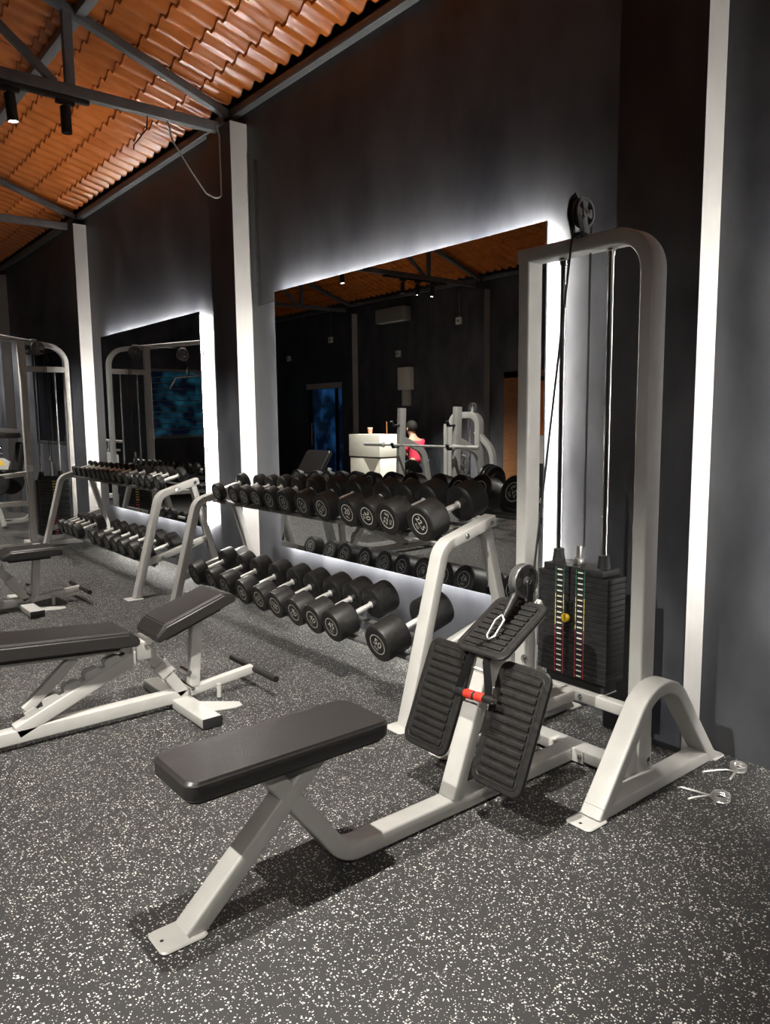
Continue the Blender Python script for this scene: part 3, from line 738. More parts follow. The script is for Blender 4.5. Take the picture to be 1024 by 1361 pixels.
# ------------------------------------------------------------------ adjustable benches
def bench(ox, oy, seat_deg, label):
    R = thing('adjustable_bench', label, 'bench', (ox, oy, 0), 'adjustable incline benches in front of the racks')
    YC = 3.44; n = (0, 1, 0); inv = Matrix.Translation((-1.2, -3.44, 0))
    parts = []
    # seat pad with sloped ends
    def pad(name, c, L, W, T, deg):
        bm = bmesh.new(); pr = [(-L/2, 0.0), (-L/2, T*0.45), (-L/2+0.06, T), (L/2-0.05, T), (L/2, T*0.5), (L/2, 0.0)]
        def ring(y, k): return [V((x*(1 - 0.012*k), y, max(0.0, z - (0.010*k if z > T*0.6 else 0)))) for x, z in pr]
        loft(bm, [ring(-W/2, 1), ring(-W/2+0.012, 0), ring(W/2-0.012, 0), ring(W/2, 1)])
        es = [e for e in bm.edges]
        bmesh.ops.bevel(bm, geom=es, offset=0.007, segments=2, affect='EDGES', clamp_overlap=True)
        bmesh.ops.transform(bm, matrix=Matrix.Translation(c) @ Matrix.Rotation(-math.radians(deg), 4, 'Y'), verts=bm.verts)
        o = finish(bm, name, M['vinyl'], R, angle=22); parts.append(o)
        b2 = B(); b2.box((-L/2+0.05, -W*0.36, -0.02), (L/2-0.08, W*0.36, 0.0), 0.004, mtx=Matrix.Translation(c) @ Matrix.Rotation(-math.radians(deg), 4, 'Y'))
        parts.append(b2.done('pad_board', M['matte'], R))
    if seat_deg > 10:
        pad('seat_pad', (1.522, YC, 0.442), 0.43, 0.262, 0.068, seat_deg)
    else:
        pad('seat_pad', (1.515, YC, 0.395), 0.42, 0.262, 0.068, seat_deg)
    pad('back_pad', (0.865, YC, 0.408), 0.74, 0.262, 0.070, -4.5)
    def p(name, pts, w=0.055, t=0.055, m='metal', r=0.006):
        o = B().sweep(pts, n, w, t, r).done(name, M[m], R); parts.append(o); return o
    p('back_rail', [(0.52, YC, 0.405), (1.27, YC, 0.352)], 0.05, 0.045)
    p('base_beam', [(0.35, YC, 0.058), (1.50, YC, 0.058)], 0.06, 0.062)
    p('incline_beam', [(0.72, YC, 0.075), (1.31, YC, 0.325)], 0.06, 0.06)
    # ladder plate with notches
    bm = bmesh.new(); a = V((0.76, YC-0.006, 0.135)); e = V((1.27, YC-0.006, 0.353)); dd = (e - a); up = V((-dd.z, 0, dd.x)).normalized(); dd.normalize()
    L = (e - a).length; k = 5; top = []
    for i in range(k):
        s = L*(0.08 + 0.18*i); top += [(s, 0.02), (s+0.01, 0.002), (s+0.03, 0.0), (s+0.036, 0.022), (s+0.05, 0.028)]
    out = [(0, -0.05), (L, -0.05), (L, 0.02)] + list(reversed(top)) + [(0, 0.02)]
    loft(bm, [[a + dd*s + up*h + V((0, y, 0)) for s, h in out] for y in (-0.018, -0.010)]); loft(bm, [[a + dd*s + up*h + V((0, y, 0)) for s, h in out] for y in (0.022, 0.030)])
    parts.append(finish(bm, 'notch_ladder', M['metal'], R, smooth=False))
    p('strut', [(0.98, YC, 0.352), (0.76, YC, 0.16)], 0.04, 0.045)
    parts.append(B().box((1.245, YC-0.045, 0.285), (1.325, YC+0.045, 0.372), 0.006).done('hinge_block', M['metal'], R))
    parts.append(B().rod([(1.300, YC-0.06, 0.372), (1.300, YC+0.06, 0.372)], 0.017, 14).done('hinge_pin', M['satin'], R))
    p('front_brace', [(1.30, YC, 0.33), (1.345, YC, 0.26), (1.475, YC, 0.07)], 0.06, 0.055)
    p('brace_sleeve', [(1.36, YC, 0.245), (1.40, YC, 0.185)], 0.07, 0.075)
    p('seat_post', [(1.535, YC, 0.09), (1.565, YC, 0.43 if seat_deg > 10 else 0.385)], 0.045, 0.055)
    parts.append(B().rod([(1.50, YC-0.04, 0.17), (1.50, YC+0.05, 0.17)], 0.014, 10).rod([(1.50, YC-0.08, 0.10), (1.50, YC+0.06, 0.10)], 0.010, 10).done('adjust_pin', M['chrome'], R))
    parts.append(B().sweep([(1.462, YC-0.36, 0.029), (1.462, YC+0.34, 0.029)], (1, 0, 0), 0.095, 0.046, 0.006).done('stabiliser', M['metal'], R))
    parts.append(B().box((1.413, YC-0.363, 0.005), (1.511, YC-0.358, 0.053), 0.002).done('tube_cap', M['matte'], R))
    parts.append(B().slab([(-0.05, -0.14), (0.19, -0.21), (0.23, -0.20), (0.24, -0.15), (0.02, 0.04), (-0.05, 0.04)], (1.47, YC, 0.0), (1, 0, 0), (0, 1, 0), 0.006, 0.002).done('foot_plate', M['metal'], R))
    p('transport_arm', [(1.50, YC, 0.062), (1.865, YC, 0.102)], 0.04, 0.045)
    parts.append(B().rod([(1.66, YC-0.03, 0.006), (1.66, YC-0.03, 0.075)], 0.012, 10).done('arm_post', M['metal'], R))
    parts.append(B().rod([(1.872, YC-0.235, 0.104), (1.872, YC+0.235, 0.104)], 0.0165, 16).done('transport_handle', M['rubber'], R))
    p('rear_foot', [(0.38, YC, 0.02), (0.38, YC, 0.06)], 0.5, 0.07)
    for o in parts: o.data.transform(inv)
    return R
bench(1.2, 3.44, 19, 'adjustable bench with raised seat pad, standing between the rowing machine and the racks')
bench(1.125, 6.05, 0, 'adjustable bench with level seat at the left edge, in front of the far rack')

# ------------------------------------------------------------------ pulldown tower at the far left
def pulldown():
    R = thing('pulldown_machine', 'pale grey pulldown machine with curved top by the far dark window', 'exercise machine', (2.4, 9.0, 0))
    inv = Matrix.Translation((-2.4, -9.0, 0)); Y = 9.0; n = (0, 1, 0)
    p = fillet([(1.50, Y, 2.36), (2.665, Y, 2.205), (2.665, Y, 0.03)], 0.20, 12)
    B().sweep(p, n, 0.06, 0.055, 0.009).done('frame', M['metal'], R)
    B().sweep([(2.205, Y, 0.03), (2.205, Y, 2.28)], n, 0.075, 0.07, 0.009).done('post', M['metal'], R)
    B().sweep([(2.21, Y, 1.97), (2.66, Y, 1.97)], n, 0.055, 0.06, 0.008).done('cross_bar', M['metal'], R)
    B().sweep([(1.2, Y, 0.03), (2.72, Y, 0.03)], n, 0.07, 0.055, 0.008).done('base_beam', M['metal'], R)
    B().sweep([(2.205, Y-0.42, 0.03), (2.205, Y+0.3, 0.03)], (1, 0, 0), 0.07, 0.05, 0.008).done('base_foot', M['metal'], R)
    B().sweep([(1.45, Y, 0.50), (2.18, Y, 0.50)], n, 0.06, 0.055, 0.008).done('seat_beam', M['metal'], R)
    B().slab(rrect(0.42, 0.30, 0.04), (1.45, Y, 0.528), (1, 0, 0), (0, 1, 0), 0.06, 0.012).done('seat_pad', M['vinyl'], R)
    B().sweep([(1.45, Y, 0.05), (1.45, Y, 0.48)], n, 0.05, 0.05, 0.008).done('seat_post', M['metal'], R)
    B().rod([(1.85, Y-0.26, 0.78), (1.85, Y-0.05, 0.78)], 0.055, 16).rod([(1.85, Y+0.05, 0.78), (1.85, Y+0.26, 0.78)], 0.055, 16).rod([(1.85, Y-0.05, 0.78), (1.85, Y+0.05, 0.78)], 0.012, 10).done('knee_roller', M['vinyl'], R)
    B().sweep([(2.18, Y, 0.83), (1.85, Y, 0.80)], n, 0.05, 0.05, 0.006).done('roller_arm', M['metal'], R)
    for x in (2.33, 2.535):
        B().rod([(x, Y, 0.06), (x, Y, 1.95)], 0.011, 12).done('guide_rod', M['chrome'], R)
    for k in range(20):
        z = 0.13 + k*0.031
        B().box((2.275, Y-0.09, z), (2.595, Y+0.09, z+0.029), 0.003).done('weight_plate', M['plate'], R)
    for c, mt in ((0, 'rline'), (1, 'yline')):
        b = B()
        for k in range(10):
            z = 0.13 + (c*10 + k)*0.031
            b.box((2.415, Y-0.0915, z+0.008), (2.455, Y-0.0900, z+0.020), 0)
        b.box((2.412, Y-0.0906, 0.13 + c*0.31), (2.458, Y-0.0898, 0.13 + c*0.31 + 0.305), 0, 1)
        b.done('scale_lettering', [M[mt], M['plate']], R, smooth=False)
    B().box((2.305, Y-0.07, 0.75), (2.565, Y+0.07, 0.79), 0.004).done('top_plate', M['plate'], R)
    for x in (2.33, 2.535): B().lathe([(0, 0.03), (0.05, 0.024)], (x, Y, 0.79), (0, 0, 1), 14).done('bushing', M['matte'], R)
    for x in (2.335, 1.74):
        for dy in (-0.045, 0.045):
            c = (x + (0.03 if dy < 0 else -0.03), Y+dy, 2.195)
            pulley(R, c, 0.075, w=0.03)
        B().box((x-0.03, Y-0.03, 2.17), (x+0.03, Y+0.03, 2.29), 0.004).done('pulley_bracket', M['metal'], R)
    b = B().rod([(2.42, Y-0.04, 2.15), (2.42, Y-0.04, 0.92)], 0.004, 6).rod([(2.445, Y-0.04, 2.15), (2.44, Y-0.04, 0.92)], 0.004, 6).rod([(2.33, Y-0.04, 2.27), (1.74, Y-0.04, 2.27)], 0.004, 6).rod([(1.68, Y, 2.17), (1.68, Y, 2.04)], 0.004, 6)
    b.done('cable', M['matte'], R)
    B().rod([(2.43, Y-0.04, 0.95), (2.43, Y-0.04, 0.79)], 0.014, 10).rod([(2.415, Y-0.04, 1.02), (2.415, Y-0.04, 0.96)], 0.012, 10).done('cable_clamp', M['satin'], R)
    b = B(); b.box((2.17, Y-0.052, 0.85), (2.24, Y+0.052, 0.92), 0.004)
    b.rod([(2.205, Y-0.06, 0.89), (2.205, Y-0.05, 0.89)], 0.012, 8); b.done('bracket', M['satin'], R)
    # hanging bar
    for ch in R.children:
        ch.data.transform(inv)
        for g in ch.children: g.data.transform(inv)
pulldown()
o = B().rod(fillet([(1.69, 8.45, 1.81), (1.685, 8.63, 1.935), (1.685, 9.37, 1.935), (1.69, 9.55, 1.81)], 0.06, 6), 0.014, 12).rod([(1.685, 8.96, 1.94), (1.685, 8.98, 2.03)], 0.007, 8).rod([(1.685, 9.04, 1.94), (1.685, 9.02, 2.03)], 0.007, 8).done('pulldown_bar', M['chrome'])
tag(o, 'chrome bent pulldown bar hanging from the pale pulldown machine, seen in the far mirror', 'bar')

# plate-loaded press at the far left, partly cut by the frame
def press():
    R = thing('chest_press_machine', 'grey lever press machine with a yellow warning triangle behind the pulldown machine', 'exercise machine', (2.3, 11.2, 0))
    inv = Matrix.Translation((-2.3, -11.2, 0)); Y = 11.2; n = (0, 1, 0)
    B().sweep(fillet([(1.6, Y, 0.05), (2.75, Y, 0.05), (2.75, Y, 1.25), (2.30, Y, 1.30)], 0.15, 8), n, 0.07, 0.06, 0.008).done('frame', M['metal'], R)
    B().sweep([(1.75, Y-0.5, 0.04), (1.75, Y+0.4, 0.04)], (1, 0, 0), 0.07, 0.06, 0.008).done('base_foot', M['metal'], R)
    B().sweep(fillet([(1.75, Y-0.35, 0.06), (2.0, Y-0.35, 0.34), (2.24, Y-0.35, 0.33), (2.30, Y-0.35, 0.04)], 0.12, 8), n, 0.09, 0.06, 0.008).done('side_arch', M['metal'], R)
    B().slab(rrect(0.30, 0.50, 0.04), (2.58, Y, 0.88), (0, 1, 0), V((0.2, 0, 1)), 0.07, 0.01).done('back_pad', M['vinyl'], R)
    B().slab(rrect(0.36, 0.32, 0.04), (2.32, Y, 0.50), (1, 0, 0), (0, 1, 0), 0.07, 0.01).done('seat_pad', M['vinyl'], R)
    B().box((2.38, Y-0.20, 1.18), (2.62, Y+0.20, 1.25), 0.01).done('head_pad', M['vinyl'], R)
    g = B().slab([(-0.30, -0.06), (0.10, -0.08), (0.14, 0.02), (0.06, 0.07), (-0.22, 0.10), (-0.30, 0.05)], (2.28, Y-0.36, 0.86), (1, 0, 0), (0, 0, 1), 0.10, 0.01).done('cover', M['metal'], R)
    B().slab([(-0.05, 0), (0.05, 0), (0, 0.075)], (2.30, Y-0.465, 0.84), (1, 0, 0), (0, 0, 1), 0.003, 0.001).done('warning_triangle', M['yellow'], g)
    b = B().rod(fillet([(1.85, Y-0.30, 1.10), (2.10, Y-0.30, 1.12), (2.35, Y-0.30, 1.06)], 0.08, 5), 0.022, 12).rod([(1.90, Y-0.30, 0.98), (2.36, Y-0.30, 0.99)], 0.016, 10)
    b.rod([(2.05, Y-0.30, 1.12), (2.08, Y-0.30, 0.90)], 0.02, 10).done('press_arm', M['chrome'], R)
    for k, (x, z) in enumerate(((2.02, 0.72), (2.22, 0.72))):
        B().lathe([(-0.03, 0.03), (-0.03, 0.16), (-0.02, 0.17), (0.02, 0.17), (0.03, 0.16), (0.03, 0.03)], (x+0.25, Y-0.24+0.1*k, z-0.12), (0, 1, 0), 28).done('weight_disc', M['rubber'], R)
    for ch in R.children:
        ch.data.transform(inv)
        for gg in ch.children: gg.data.transform(inv)
press()

# ------------------------------------------------------------------ the other side of the room (seen in the mirror)
def weight_plate(x, y, z, r, label, ax=(0, 1, 0)):
    t = thing('weight_plate', label, 'weight plate', (x, y, z), 'black weight plates on the rack pegs')
    B().lathe([(-0.02, 0.026), (-0.02, r*0.45), (-0.012, r*0.5), (-0.012, r*0.82), (-0.02, r*0.88), (-0.016, r), (0.016, r), (0.02, r*0.88), (0.012, r*0.82), (0.012, r*0.5), (0.02, r*0.45), (0.02, 0.026)], (0, 0, 0), ax, 32).done('disc', M['rubber'], t)
    B().lathe([(-0.022, 0.026), (-0.022, 0.04), (0.022, 0.04), (0.022, 0.026)], (0, 0, 0), ax, 20).done('hub', M['chrome'], t)
    return t
def bar_rack():
    R = thing('barbell_bench', 'grey barbell bench with two uprights, reflected in the near mirror', 'exercise machine', (-0.65, 7.15, 0))
    n = (1, 0, 0)
    for y in (-0.52, 0.52):
        B().sweep([(0.03, y, 0.0), (-0.03, y, 1.52)], (0, 1, 0), 0.07, 0.10, 0.008).done('upright', M['metal'], R)
        B().sweep(fillet([(-0.02, y, 1.12), (-0.40, y, 0.95), (-0.58, y, 0.10)], 0.22, 8), (0, 1, 0), 0.06, 0.09, 0.008).done('rear_leg', M['metal'], R)
        B().sweep([(-0.60, y, 0.03), (0.35, y, 0.03)], (0, 1, 0), 0.07, 0.055, 0.006).done('base_foot', M['metal'], R)
        for z in (1.02, 1.30):
            B().sweep([(0.02, y, z), (0.12, y, z-0.01), (0.15, y, z+0.05)], (0, 1, 0), 0.05, 0.02, 0.004).done('bar_hook', M['matte'], R)
    B().sweep([(-0.55, -0.5, 0.06), (-0.55, 0.5, 0.06)], (1, 0, 0), 0.06, 0.06, 0.006).done('cross_bar', M['metal'], R)
    B().slab(rrect(1.15, 0.28, 0.04), (0.55, 0, 0.38), (1, 0, 0), (0, 1, 0), 0.07, 0.012).done('bench_pad', M['vinyl'], R)
    B().sweep([(-0.5, 0, 0.06), (1.05, 0, 0.06)], (0, 1, 0), 0.07, 0.06, 0.006).done('base_beam', M['metal'], R)
    for x in (0.2, 0.95): B().sweep([(x, 0, 0.08), (x, 0, 0.38)], (0, 1, 0), 0.06, 0.06, 0.006).done('bench_leg', M['metal'], R)
    for y in (-0.60, 0.60): B().rod([(-0.42, y*0.9, 0.62), (-0.42, y*1.25, 0.62)], 0.024, 14).done('plate_peg', M['chrome'], R)
bar_rack()
t = thing('barbell', 'steel barbell resting across the barbell bench, reflected in the near mirror', 'barbell', (-0.525, 7.20, 1.043))
B().rod([(0, -0.66, 0), (0, 0.66, 0)], 0.014, 14).done('shaft', M['grip_steel'], t)
for s in (-1, 1):
    B().lathe([(0, 0.024), (0.012, 0.036), (0.03, 0.036), (0.034, 0.025), (0.42, 0.025), (0.425, 0.02)], (0, s*0.655, 0), (0, s, 0), 16).done('sleeve', M['grip_steel'], t)
for k in range(3):
    weight_plate(-1.07, 6.47 - 0.05*k, 0.62, 0.20 - 0.012*k, ['innermost', 'middle', 'outermost'][k] + ' black weight plate on the right peg of the mirrored barbell bench')
weight_plate(-1.07, 7.95, 0.62, 0.20, 'black weight plate on the left peg of the mirrored barbell bench')
def arch_machine():
    R = thing('cable_column_machine', 'grey arched cable machine standing behind the barbell bench in the mirror', 'exercise machine', (-1.75, 7.60, 0))
    n = (1, 0, 0)
    B().sweep(fillet([(0, 0.22, 0.0), (0, 0.22, 1.42), (0, -0.30, 1.42), (0, -0.30, 0.9)], 0.14, 10), n, 0.10, 0.09, 0.008).done('frame', M['metal'], R)
    B().sweep([(0, 0.34, 0.0), (0, 0.34, 1.3)], n, 0.07, 0.07, 0.008).done('post', M['metal'], R)
    B().sweep(fillet([(0, -0.25, 1.2), (0, -0.55, 0.95), (0, -0.62, 0.1)], 0.3, 8), n, 0.08, 0.07, 0.008).done('curved_leg', M['metal'], R)
    B().box((-0.12, -0.7, 0), (0.12, 0.4, 0.05), 0.008).done('base', M['metal'], R)
    B().rod([(0, 0.05, 0.05), (0, 0.05, 1.38)], 0.012, 10).rod([(0, -0.12, 0.05), (0, -0.12, 1.38)], 0.012, 10).done('guide_rod', M['chrome'], R)
    for k in range(8): B().box((-0.09, -0.17, 0.08+k*0.04), (0.09, 0.10, 0.117+k*0.04), 0.003).done('weight_plate', M['plate'], R)
    pulley(R, (0.0, -0.18, 1.52), 0.07, axis=(1, 0, 0))
    B().box((-0.02, -0.20, 1.44), (0.02, -0.16, 1.53), 0.004).done('pulley_bracket', M['metal'], R)
    pulley(R, (0.08, -0.05, 0.72), 0.16, axis=(1, 0, 0), name='cam')
arch_machine()
def preacher():
    R = thing('preacher_bench', 'curl bench with a sloped padded arm rest, left end of the near mirror reflection', 'bench', (-0.65, 9.64, 0))
    B().slab(rrect(0.62, 0.40, 0.05), (0.02, 0, 0.72), (0, 1, 0), V((-0.55, 0, 0.85)), 0.07, 0.014).done('arm_pad', M['vinyl'], R)
    for y in (-0.30, 0.30): B().sweep([(0.22, y, 0.03), (-0.02, y, 0.66)], (0, 1, 0), 0.05, 0.05, 0.006).done('leg', M['metal'], R)
    B().sweep([(0.22, -0.3, 0.03), (0.22, 0.3, 0.03)], (1, 0, 0), 0.06, 0.05, 0.006).done('base_foot', M['metal'], R)
    B().sweep([(0.2, 0, 0.05), (-0.75, 0, 0.05)], (0, 1, 0), 0.06, 0.05, 0.006).done('base_beam', M['metal'], R)
    B().sweep([(-0.65, 0, 0.05), (-0.65, 0, 0.45)], (0, 1, 0), 0.06, 0.06, 0.006).done('seat_post', M['metal'], R)
    B().slab(rrect(0.30, 0.34, 0.05), (-0.65, 0, 0.45), (1, 0, 0), (0, 1, 0), 0.06, 0.012).done('seat_pad', M['vinyl'], R)
preacher()
# desk with the cup and pen
D = thing('reception_desk', 'cream reception desk with a triangular notch on its front, seen in the mirror', 'desk', (-2.38, 10.41, 0))
B().box((-0.22, -0.42, 0.0), (0.22, 0.43, 0.715), 0.006).done('base', M['desk'], D)
B().box((-0.24, -0.43, 0.735), (0.24, 0.44, 1.115), 0.006).done('counter', M['desk'], D)
B().slab([(-0.24, 0.0), (-0.04, -0.30), (0.20, 0.0)], (0.221, -0.16, 0.712), (0, 1, 0), (0, 0, 1), 0.004, 0.001).done('notch_panel', M['deskshade'], D)
t = thing('paper_cup', 'coral paper cup standing on the cream reception desk', 'cup', (-2.3, 10.44, 1.115))
B().lathe([(0, 0.03), (0.10, 0.042)], (0, 0, 0), (0, 0, 1), 20).done('cup_body', M['cup'], t)
B().lathe([(0.10, 0.044), (0.112, 0.044), (0.116, 0.036)], (0, 0, 0), (0, 0, 1), 20).done('lid', M['white'], t)
tag(B().rod([(-2.35, 10.04, 1.116), (-2.35, 10.05, 1.33)], 0.008, 8).lathe([(0, 0.03), (0.012, 0.028)], (-2.35, 10.04, 1.115), (0, 0, 1), 14).done('pen_holder', M['wood']), 'thin upright pen on its stand on the reception desk', 'pen')
# the person on a stool at the desk
def skin_body(name, verts, edges, radii, m, parent=None, sub=2):
    me = bpy.data.meshes.new(name); me.from_pydata(verts, edges, []); me.materials.append(m)
    o = bpy.data.objects.new(name, me); COL.objects.link(o)
    if parent is not None: o.parent = parent
    md = o.modifiers.new('skin', 'SKIN'); md.use_smooth_shade = True
    lay = me.skin_vertices[0] if me.skin_vertices else None
    if lay is None:
        bm = bmesh.new(); bm.from_mesh(me); sl = bm.verts.layers.skin.verify(); bm.to_mesh(me); bm.free(); lay = me.skin_vertices[0]
    for i, r in enumerate(radii): lay.data[i].radius = r if isinstance(r, tuple) else (r, r)
    lay.data[0].use_root = True
    s = o.modifiers.new('sub', 'SUBSURF'); s.levels = sub; s.render_levels = sub
    return o
def baked(o):
    dg = bpy.context.evaluated_depsgraph_get()
    me = bpy.data.meshes.new_from_object(o.evaluated_get(dg)); o.modifiers.clear(); o.data = me
    return o
PX, PY_, PZ = -2.98, 9.98, 0.0
P = thing('person', 'person in a red shirt seated at the reception desk, seen in the mirror', 'person', (PX, PY_, PZ))
# faces +y (towards the desk), leaning forward over a phone
vb = [(0, 0, 0.56), (0, 0.03, 0.70), (0, 0.06, 0.86), (0, 0.09, 0.99), (0, 0.11, 1.05), (0, 0.14, 1.12), (0, 0.165, 1.20), (0, 0.16, 1.27),
      (0.17, 0.09, 0.97), (0.23, 0.10, 0.74), (0.16, 0.30, 0.70), (0.12, 0.37, 0.72),
      (-0.17, 0.09, 0.97), (-0.23, 0.10, 0.74), (-0.14, 0.30, 0.72), (-0.09, 0.37, 0.74),
      (0.09, 0.02, 0.54), (0.12, 0.42, 0.55), (0.12, 0.40, 0.10), (0.12, 0.52, 0.05),
      (-0.09, 0.02, 0.54), (-0.12, 0.42, 0.55), (-0.12, 0.40, 0.10), (-0.12, 0.52, 0.05)]
eb = [(0, 1), (1, 2), (2, 3), (3, 4), (4, 5), (5, 6), (6, 7), (3, 8), (8, 9), (9, 10), (10, 11), (3, 12), (12, 13), (13, 14), (14, 15), (0, 16), (16, 17), (17, 18), (18, 19), (0, 20), (20, 21), (21, 22), (22, 23)]
rb = [0.13, 0.125, 0.14, 0.12, 0.055, 0.07, 0.095, 0.07, 0.055, 0.045, 0.034, 0.03, 0.055, 0.045, 0.034, 0.03, 0.095, 0.068, 0.045, 0.035, 0.095, 0.068, 0.045, 0.035]
# fingers and thumbs
for hx, hb, sx in ((0.12, 11, 1), (-0.09, 15, -1)):
    base = V(vb[hb])
    for f in range(4):
        off = (f-1.5)*0.018; ln = (0.055, 0.065, 0.06, 0.048)[f]
        i0 = len(vb); vb.append(tuple(base + V((off, 0.035, 0.002)))); vb.append(tuple(base + V((off, 0.035+ln*0.6, 0.006)))); vb.append(tuple(base + V((off*0.9, 0.035+ln, -0.008))))
        eb += [(hb, i0), (i0, i0+1), (i0+1, i0+2)]; rb += [0.0095, 0.009, 0.008]
    i0 = len(vb); vb.append(tuple(base + V((-sx*0.035, 0.012, 0.012)))); vb.append(tuple(base + V((-sx*0.042, 0.045, 0.016))))
    eb += [(hb, i0), (i0, i0+1)]; rb += [0.0105, 0.009]
body = baked(skin_body('body', vb, eb, rb, M['skin'], P))
vs = [(0, 0, 0.57), (0, 0.03, 0.70), (0, 0.06, 0.86), (0, 0.088, 0.985), (0.17, 0.09, 0.97), (0.215, 0.097, 0.80), (-0.17, 0.09, 0.97), (-0.215, 0.097, 0.80)]
baked(skin_body('shirt', vs, [(0, 1), (1, 2), (2, 3), (3, 4), (4, 5), (3, 6), (6, 7)], [0.145, 0.14, 0.155, 0.132, 0.075, 0.068, 0.075, 0.068], M['shirt'], P))
baked(skin_body('trousers', [(0, 0, 0.56), (0.09, 0.02, 0.54), (0.12, 0.42, 0.55), (0.12, 0.40, 0.14), (-0.09, 0.02, 0.54), (-0.12, 0.42, 0.55), (-0.12, 0.40, 0.14)], [(0, 1), (1, 2), (2, 3), (0, 4), (4, 5), (5, 6)], [0.14, 0.108, 0.08, 0.058, 0.108, 0.08, 0.058], M['denim'], P))
bm = bmesh.new(); bmesh.ops.create_uvsphere(bm, u_segments=20, v_segments=14, radius=0.108, matrix=Matrix.Translation((0, 0.145, 1.235)) @ Matrix.Diagonal((0.92, 1.05, 1.08, 1)))
for v in list(bm.verts):
    if v.co.y > 0.195 and v.co.z < 1.27 or v.co.z < 1.16: bm.verts.remove(v)
finish(bm, 'hair', M['hair'], P)
bm = bmesh.new()
for s in (-1, 1): bmesh.ops.create_uvsphere(bm, u_segments=8, v_segments=6, radius=0.011, matrix=Matrix.Translation((s*0.032, 0.242, 1.215)))
finish(bm, 'eye', M['hair'], P)
bm = bmesh.new(); lathe(bm, [(-0.012, 0.004), (0, 0.016), (0.035, 0.008)], (0, 0.252, 1.175), (0, 0.25, 1), 10)
for s in (-1, 1): bmesh.ops.create_uvsphere(bm, u_segments=8, v_segments=6, radius=0.025, matrix=Matrix.Translation((s*0.092, 0.155, 1.20)) @ Matrix.Diagonal((0.4, 0.8, 1.2, 1)))
box(bm, (-0.025, 0.235, 1.143), (0.025, 0.247, 1.151), 0.003)
finish(bm, 'face_features', M['skin'], P)
o = thing('stool', 'black stool under the person in the red shirt', 'stool', (PX, PY_, 0))
B().lathe([(0.38, 0.16), (0.385, 0.18), (0.42, 0.18), (0.43, 0.16)], (0, 0, 0), (0, 0, 1), 24).done('seat', M['vinyl'], o)
for k in range(4):
    a = PI/4 + k*PI/2; B().rod([(0.11*math.cos(a), 0.11*math.sin(a), 0.385), (0.19*math.cos(a), 0.19*math.sin(a), 0.0)], 0.014, 8).done('leg', M['matte'], o)
# wall fittings opposite
t = thing('electrical_box', 'pale electrical box on the opposite wall, seen in the mirror', 'electrical box', (XL, 11.1, 1.92))
B().box((0, -0.17, 0.0), (0.12, 0.17, 0.42), 0.008).done('cabinet', M['white'], t)
B().box((0.12, -0.155, 0.015), (0.128, 0.155, 0.405), 0.004).done('door', M['white'], t)
B().box((0, -0.09, -0.30), (0.08, 0.09, -0.005), 0.004).done('trunking', M['strip'], t)
t = thing('air_conditioner', 'pale wall air conditioner high on the opposite wall in the mirror', 'air conditioner', (XL, 11.4, 3.2))
B().box((0, -0.42, 0.0), (0.22, 0.42, 0.27), 0.03, seg=3).done('housing', M['grey'], t)
B().box((0.10, -0.38, -0.004), (0.2, 0.38, 0.012), 0.004).done('louvre', M['white'], t)
def socket(y, z, label, x=XL, s=1, wire=0.0):
    t = thing('junction_box', label, 'junction box', (x, y, z))
    B().box((0 if s > 0 else -0.05, -0.06, 0), (0.05 if s > 0 else 0, 0.06, 0.12), 0.006).done('housing', M['white'], t)
    B().lathe([(0, 0.025), (0.012, 0.02)], (0.05*s, 0, 0.06), (s, 0, 0), 12).done('knob', M['grey'], t)
    if wire: B().rod([(0.015*s, 0, 0.12), (0.015*s, 0, 0.12+wire)], 0.007, 6).done('wire', M['grey'], t)
socket(13.6, 3.0, 'white junction box with a wire below the far lamp in the mirror', wire=0.55)
socket(9.7, 3.0, 'white junction box beside the opposite pale pillar, in the mirror', wire=0.45)
socket(15.3, 2.72, 'white wall plate above the glass door, at the mirror left edge')
socket(11.35, 2.55, 'white wall plate above the electrical box in the mirror')
socket(13.1, 3.02, 'white junction box high on the dark wall at the photo left edge', x=XW, s=-1)
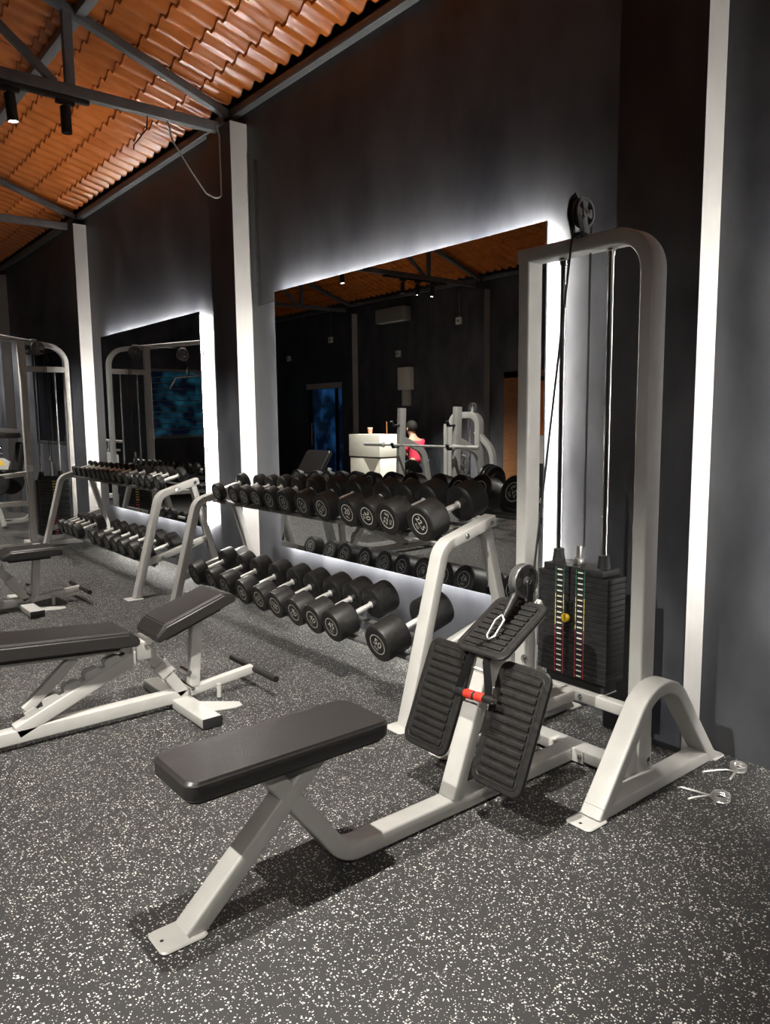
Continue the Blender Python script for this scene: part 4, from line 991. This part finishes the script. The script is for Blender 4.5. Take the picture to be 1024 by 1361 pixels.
# orange doorway on the opposite wall
o = B().box((XL, 8.28, 0), (XL+0.05, 8.62, 2.12), 0.004).box((XL, 7.35, 2.02), (XL+0.05, 8.62, 2.12), 0.004).box((XL, 7.35, 0), (XL+0.05, 7.45, 2.12), 0.004).done('door_2', M['wood']); struct(o)
B().box((XL+0.005, 7.45, 0), (XL+0.035, 8.28, 2.02), 0.003).done('door_panel', M['matte'], o)
t = thing('poster', 'orange and white poster board beside the wooden door, seen in the mirror', 'poster', (XL+0.03, 7.9, 1.1))
B().box((0, -0.30, 0.0), (0.012, 0.30, 0.85), 0.002).done('orange_sheet', M['orange'], t)
B().box((0, -0.30, -0.45), (0.012, 0.30, -0.005), 0.002).done('white_sheet', M['white'], t)

# ------------------------------------------------------------------ ambient, camera, colour
W = bpy.data.worlds.new('night'); SC.world = W; W.use_nodes = True
W.node_tree.nodes['Background'].inputs[0].default_value = (0.02, 0.03, 0.05, 1); W.node_tree.nodes['Background'].inputs[1].default_value = 0.3
cam = bpy.data.cameras.new('camera'); co = bpy.data.objects.new('camera', cam); COL.objects.link(co); SC.camera = co
FPX = 1008.27; yaw, pitch, roll = math.radians(38.89030), math.radians(7.09640), math.radians(-0.60975)
fw = V((math.sin(yaw)*math.cos(pitch), math.cos(yaw)*math.cos(pitch), -math.sin(pitch)))
rt = V((math.cos(yaw), -math.sin(yaw), 0)); upv = rt.cross(fw)
r2 = rt*math.cos(roll) + upv*math.sin(roll); u2 = -rt*math.sin(roll) + upv*math.cos(roll)
m3 = Matrix((r2, u2, -fw)).transposed()
co.matrix_world = Matrix.Translation((0, 0, CAMZ)) @ m3.to_4x4()
cam.sensor_fit = 'VERTICAL'; cam.sensor_height = 36.0; cam.lens = FPX/1361*36.0
cam.clip_start = 0.05; cam.clip_end = 100
SC.view_settings.view_transform = 'Standard'; SC.view_settings.look = 'None'; SC.view_settings.gamma = 1.0; SC.view_settings.use_curve_mapping = False
SC.view_settings.exposure = 0.0
try: SC.cycles.max_bounces = 8; SC.cycles.sample_clamp_indirect = 4.0; SC.cycles.use_denoising = True
except Exception: pass
